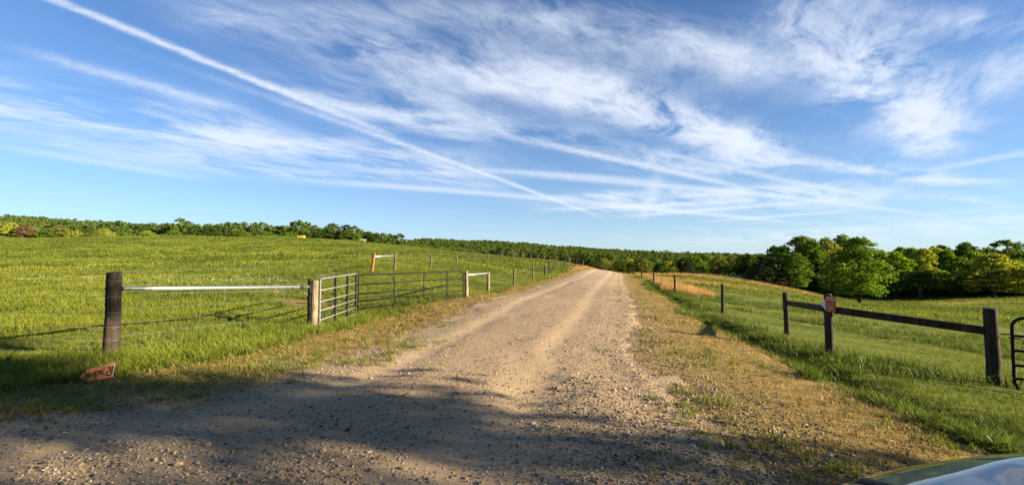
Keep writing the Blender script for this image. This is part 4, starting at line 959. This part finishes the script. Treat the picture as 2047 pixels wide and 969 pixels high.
# rank darker tussocks: they throw the dark flecks over the fields
def tussocks(n, r0, r1, h, spread, width, label, thr, sc0, sc1):
    X, Y = polar(n, r0, r1, -60, 60, 1.1); k = not_path(X, Y) & (fbm(X + 9, Y * 1.8, 7, 3) > thr) & (dirt_mask(X, Y) < .3); X, Y = X[k], Y[k]
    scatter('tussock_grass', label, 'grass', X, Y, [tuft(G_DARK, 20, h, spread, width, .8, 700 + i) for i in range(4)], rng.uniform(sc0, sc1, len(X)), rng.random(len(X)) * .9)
tussocks(16000, 9, 60, .26, .16, .013, 'darker grass tussocks dotted over both pastures', .50, .6, 1.3)
tussocks(22000, 45, 140, .34, .45, .05, 'distant darker tussocks on the field slopes', .50, .6, 1.4)
# rank growth along the left fence foot and in the shade
n = 22000; X, Y = polar(n, 4.5, 22, -62, 8, 1.2)
dl = VERGE_L(Y) - X; k = (dl > -.25) & (dl < 2.2) & (rng.random(n) < np.exp(-((dl - .6) / 1.0) ** 2)); X, Y = X[k], Y[k]
scatter('verge_grass', 'tall rank grass along the foot of the left fence', 'grass', X, Y, [tuft(G_FIELD, 14, .27, .09, .010, .95, 800 + i) for i in range(5)], rng.uniform(.4, 1.1, len(X)), np.clip(rng.normal(.35, .25, len(X)), 0, 1), .18)
n = 26000; Y = rng.uniform(3.2, 60, n) ** 1.0; Y = 3.2 + (Y - 3.2) ** 1.0 * rng.random(n); X = VERGE_R(Y) + rng.normal(.45, .75, n)
k = (X > VERGE_R(Y) + vwob(X, Y) - .12) & (X < VERGE_R(Y) + 2.2) & (fbm(X, Y, 1.1, 3) > .40 + .22 * rng.random(n)); X, Y = X[k], Y[k]
scatter('verge_grass', 'tufted grass in the ditch along the right fence', 'grass', X, Y, [tuft(G_DARK, 14, .2, .09, .009, 1.0, 820 + i) for i in range(5)], rng.uniform(.35, 1.2, len(X)) * (.6 + 1.5 * np.clip(fbm(X + 7, Y, 1.9, 2) - .35, 0, .6)), np.clip(rng.normal(.5, .3, len(X)), 0, 1), .18)
# mown dry verge
n = 130000; X, Y = polar(n, 2.6, 75, -62, 60, .8); k = verge_mask(X, Y) & (rng.random(n) < .35 + 1.4 * np.clip(fbm(X + 3, Y, .9, 3) - .3, 0, 1)); X, Y = X[k], Y[k]
rd = np.clip((X - ROAD_R(Y)) / (VERGE_R(Y) - ROAD_R(Y)), 0, 1); keep = (X < ROAD_R(Y) - 1) | (rng.random(len(X)) < .10 + .90 * sstep(rd, .2, .95)); X, Y = X[keep], Y[keep]
r_ = np.hypot(X, Y)
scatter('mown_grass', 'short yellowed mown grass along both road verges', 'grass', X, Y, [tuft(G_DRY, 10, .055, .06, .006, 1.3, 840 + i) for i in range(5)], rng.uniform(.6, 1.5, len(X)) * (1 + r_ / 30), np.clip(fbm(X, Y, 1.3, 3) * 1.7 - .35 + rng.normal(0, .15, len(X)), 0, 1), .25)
# cut stalks lying loose on verge edges and the near gravel
n = 16000; X, Y = polar(n, 2.7, 40, -62, 58, .8)
dl = np.abs(X - ROAD_L(Y)); dr = np.abs(X - VERGE_R(Y) + .15); k = (rng.random(n) < 1.1 * np.exp(-(dl / .7) ** 2) + .9 * np.exp(-(dr / .35) ** 2)); X, Y = X[k], Y[k]
scatter('cut_stalks', 'pale cut stalks lying loose along the verge edges', 'grass', X, Y, [tuft(G_STRAW, 7, .16, .10, .005, 1.6, 860 + i, .8) for i in range(4)], rng.uniform(.6, 1.3, len(X)), rng.random(len(X)), .1, .03)
# small green weeds pushing through mown strip and gravel edge
n = 9000; X, Y = polar(n, 2.8, 30, -60, 58, .8); k = (verge_mask(X, Y) | in_road(X, Y)) & (fbm(X, Y, 1.1, 3) > .56) & ((np.abs(X - ROAD_L(Y)) < .9) | (X > ROAD_R(Y) - .7)); X, Y = X[k], Y[k]
scatter('green_weeds', 'small green weeds pushing through the mown verge', 'weed', X, Y, [tuft(G_FIELD, 12, .09, .07, .010, 1.1, 870 + i) for i in range(4)], rng.uniform(.5, 1.2, len(X)), rng.random(len(X)) * .6, .2, .02)
# broomsedge
n = 42000; X, Y = polar(n, 24, 105, 5, 58, 1.0); k = not_path(X, Y) & right(X, Y) & (sedge_mask(X, Y) > .22 + .5 * rng.random(n)); X, Y = X[k], Y[k]
scatter('broomsedge_grass', 'orange dry broomsedge standing along the right pasture and fence', 'grass', X, Y, [tuft(G_SEDGE, 14, .55, .16, .014, .45, 880 + i) for i in range(5)], rng.uniform(.45, 1.1, len(X)), rng.random(len(X)), .1)
n = 5000; Y = rng.uniform(60, 125, n); X = ROAD_L(Y) - rng.uniform(.2, 2.4, n)
scatter('broomsedge_grass', 'orange dry grass where the road drops over the crest', 'grass', X, Y, [tuft(G_SEDGE, 14, .4, .18, .02, .5, 890 + i) for i in range(4)], rng.uniform(.3, .8, n), rng.random(n), .1)
# clover heads
m, t, out = mat('clover_flower'); principled(t, out, (.62, .60, .40), .8)
def flower(seed):
    b = MB(); g = np.random.default_rng(seed)
    for k in range(5):
        c = np.array([g.normal(0, .09), g.normal(0, .09), g.uniform(.10, .2)]); s = .0095
        b.add([c + (s, 0, 0), c + (0, s, 0), c - (s, 0, 0), c - (0, s, 0), c + (0, 0, s), c - (0, 0, s)], [(0, 1, 4), (1, 2, 4), (2, 3, 4), (3, 0, 4), (1, 0, 5), (2, 1, 5), (3, 2, 5), (0, 3, 5)])
    return mesh_from('flower', b.v, b.f, m, False)
n = 16000; X, Y = polar(n, 17, 60, -55, -8, 1.2)
dn = ell(X, Y, -17, 22, 6, 2.5) + .8 * ell(X, Y, -11, 21, 3, 3) + .4 * ell(X, Y, -14, 30, 8, 3) + .02
k = not_path(X, Y) & (rng.random(n) < dn * .4 * fbm(X, Y, 2, 2)); X, Y = X[k], Y[k]
scatter('clover_flowers', 'pale clover flower heads speckling the left field', 'flowers', X, Y, [flower(i) for i in range(3)], rng.uniform(.7, 1.4, len(X)), rng.random(len(X)))

# loose stones on the road and the stony right shoulder
m, t, out = mat('gravel_stone')
tn = attr(t, 'tint', 'INSTANCER')
cr = t.nodes.new('ShaderNodeValToRGB'); L(t, tn, cr.inputs[0]); el = cr.color_ramp.elements
el[0].color = (.07, .06, .055, 1); el[1].color = (.52, .43, .31, 1)
for p_, c_ in ((.25, (.15, .12, .095, 1)), (.6, (.33, .235, .145, 1)), (.85, (.42, .32, .205, 1))):
    e = el.new(p_); e.color = c_
principled(t, out, MIX(t, NOISE(t, coords(t), 60, 3), cr.outputs[0], MIX(t, 1.0, cr.outputs[0], (.7, .68, .65), 'MULTIPLY')), .85, 0, .25)
def stone(seed):
    g = np.random.default_rng(seed); ph = (1 + 5 ** .5) / 2
    v = np.array([(-1, ph, 0), (1, ph, 0), (-1, -ph, 0), (1, -ph, 0), (0, -1, ph), (0, 1, ph), (0, -1, -ph), (0, 1, -ph), (ph, 0, -1), (ph, 0, 1), (-ph, 0, -1), (-ph, 0, 1)]) / 1.9
    f = [(0, 11, 5), (0, 5, 1), (0, 1, 7), (0, 7, 10), (0, 10, 11), (1, 5, 9), (5, 11, 4), (11, 10, 2), (10, 7, 6), (7, 1, 8), (3, 9, 4), (3, 4, 2), (3, 2, 6), (3, 6, 8), (3, 8, 9), (4, 9, 5), (2, 4, 11), (6, 2, 10), (8, 6, 7), (9, 8, 1)]
    v = v * (1 + g.normal(0, .16, (12, 1))) * np.array([1.0, .75, .5])
    return mesh_from('stone', v, f, m, False)
n = 250000; X, Y = polar(n, 2.6, 30, -60, 50, .55)
den = np.zeros(n); rd = X - ROAD_R(Y); ld = X - ROAD_L(Y)
ins = in_road(X, Y, -.1)
den[ins] = .26 + .65 * np.clip(fbm(X[ins], Y[ins] * .5, 1.6, 3) - .42, 0, 1) * 3
u_ = np.clip(ld / np.maximum(ROAD_R(Y) - ROAD_L(Y), .1), 0, 1)
den *= 1 - .7 * (np.exp(-((u_ - .30) / .07) ** 2) + np.exp(-((u_ - .72) / .07) ** 2))
den += ((rd > -.8) & (rd < 1.9)) * .9 * np.exp(-((rd - .4) / .9) ** 2)
k = rng.random(n) < den; X, Y = X[k], Y[k]
sz = np.clip(rng.lognormal(math.log(.0068), .45, len(X)), .004, .032) * (1 + np.hypot(X, Y) / 60)
scatter('loose_gravel', 'loose grey and tan stones strewn over road and shoulder', 'gravel', X, Y, [stone(i) for i in range(6)], sz, rng.random(len(X)), .4, zs=np.where(in_road(X, Y, -.3), np.maximum(road_z(X, Y), gz(X, Y)), gz(X, Y) + .004) + sz * .15)

# far woods that read as one mass
fm = leaf_mat('far_wood_leaf', (.06, .10, .022), (.17, .21, .05), .4, use_inst=True)  # leaf tones brightened in place of distance haze
def wood_proto(key):
    cm, tm = PROTO[key]; b = cm.copy(); b.materials.clear(); b.materials.append(fm); return b
def far_wood(name, label, n, px0, px1, Y0, Y1, hmin, hmax, cond=None, dark=0.0, power=1.5):
    px = rng.uniform(px0, px1, n); Y = (Y0 ** power + rng.random(n) * (Y1 ** power - Y0 ** power)) ** (1 / power); X = (px - 1023.5) / F * Y
    k = np.ones(n, bool) if cond is None else cond(px, Y); X, Y = X[k], Y[k]
    H = rng.uniform(hmin, hmax, len(X)) * (.85 + .4 * fbm(X, Y, 40, 2)); w = H * rng.uniform(.65, 1.05, len(X))
    return scatter(name, label, 'wood', X, Y, [wood_proto(f'far{i}') for i in range(3)], np.c_[w, w, H], np.clip(fbm(X, Y, 60, 3) * 1.2 - .1 - dark + rng.normal(0, .2, len(X)), 0, 1), .03, -.3)
far_wood('wooded_hills', 'wooded hills rising behind the left field crest', 6000, -250, 800, 195, 640, 7, 15, dark=.15)
far_wood('wooded_hills', 'dense dark wooded hillside behind the middle of the field', 5200, 700, 1235, 330, 800, 10, 14.5, dark=.1)
far_wood('wooded_hills', 'distant woods around the small far field beyond the valley', 2600, 1180, 1620, 335, 1150, 10, 14, lambda p, Y: ~((p > 1270) & (p < 1420) & (Y > 590) & (Y < 790)) & ~((p > 1255) & (p < 1420) & (Y < 400)), dark=.1)
far_wood('wooded_hills', 'deep shaded wood behind the trees of the right pasture', 1500, 1545, 2350, 128, 330, 9, 12.5, dark=.25)

# scrub filling the foot of the right hand wood
n = 620; px = rng.uniform(1500, 2300, n); Y = rng.uniform(0, 1, n) ** 1.3 * 26 + np.interp(px, [1500, 1600, 1716, 1850, 2050, 2300], [112, 116, 110, 103, 96, 90]); X = (px - 1023.5) / F * Y
H = rng.uniform(2.2, 6.0, n); w = H * rng.uniform(1.0, 1.6, n)
scatter('understory_scrub', 'dark scrub filling the foot of the right hand wood', 'scrub', X, Y, [wood_proto(f'far{i}') for i in range(3)], np.c_[w, w, H], np.clip(rng.normal(.2, .2, n), 0, 1), .05, -.9)
# short green regrowth in the left verge
n = 26000; X, Y = polar(n, 4, 40, -62, 20, .9); k = verge_mask(X, Y) & (X < ROAD_L(Y) - .25) & (rng.random(n) < .25 + .9 * sstep(fbm(X, Y, 1.6, 3), .42, .6)); X, Y = X[k], Y[k]
scatter('verge_grass', 'short green regrowth in the mown strip left of the road', 'grass', X, Y, [tuft(G_FIELD, 11, .085, .07, .007, 1.1, 900 + i) for i in range(4)], rng.uniform(.5, 1.3, len(X)), rng.random(len(X)) * .8, .2)
# straw and sprigs strewn over the ragged near edge of the gravel
n = 5200; Y = rng.uniform(2.2, 8.5, n); X = ROAD_L(Y) + rng.normal(.15, .75, n); Y = Y + rng.normal(.1, .35, n); k = fbm(X, Y, .8, 3) > .40 + .2 * rng.random(n); X, Y = X[k], Y[k]
zr = np.where(in_road(X, Y, -.4), np.maximum(road_z(X, Y), gz(X, Y)), gz(X, Y)) + .005
q = rng.random(len(X)) < .6
scatter('cut_stalks', 'pale straw strewn over the near left edge of the gravel', 'grass', X[q], Y[q], [tuft(G_STRAW, 8, .15, .10, .005, 1.6, 920 + i, .85) for i in range(4)], rng.uniform(.5, 1.2, q.sum()), rng.random(q.sum()) * .7, .12, zs=zr[q])
scatter('green_weeds', 'green sprigs rooted along the near left gravel edge', 'weed', X[~q], Y[~q], [tuft(G_DRY, 12, .08, .08, .008, 1.2, 930 + i) for i in range(2)] + [tuft(G_FIELD, 12, .09, .08, .008, 1.2, 940 + i) for i in range(3)], rng.uniform(.5, 1.3, (~q).sum()), rng.random((~q).sum()) * .7, .2, zs=zr[~q] - .005)
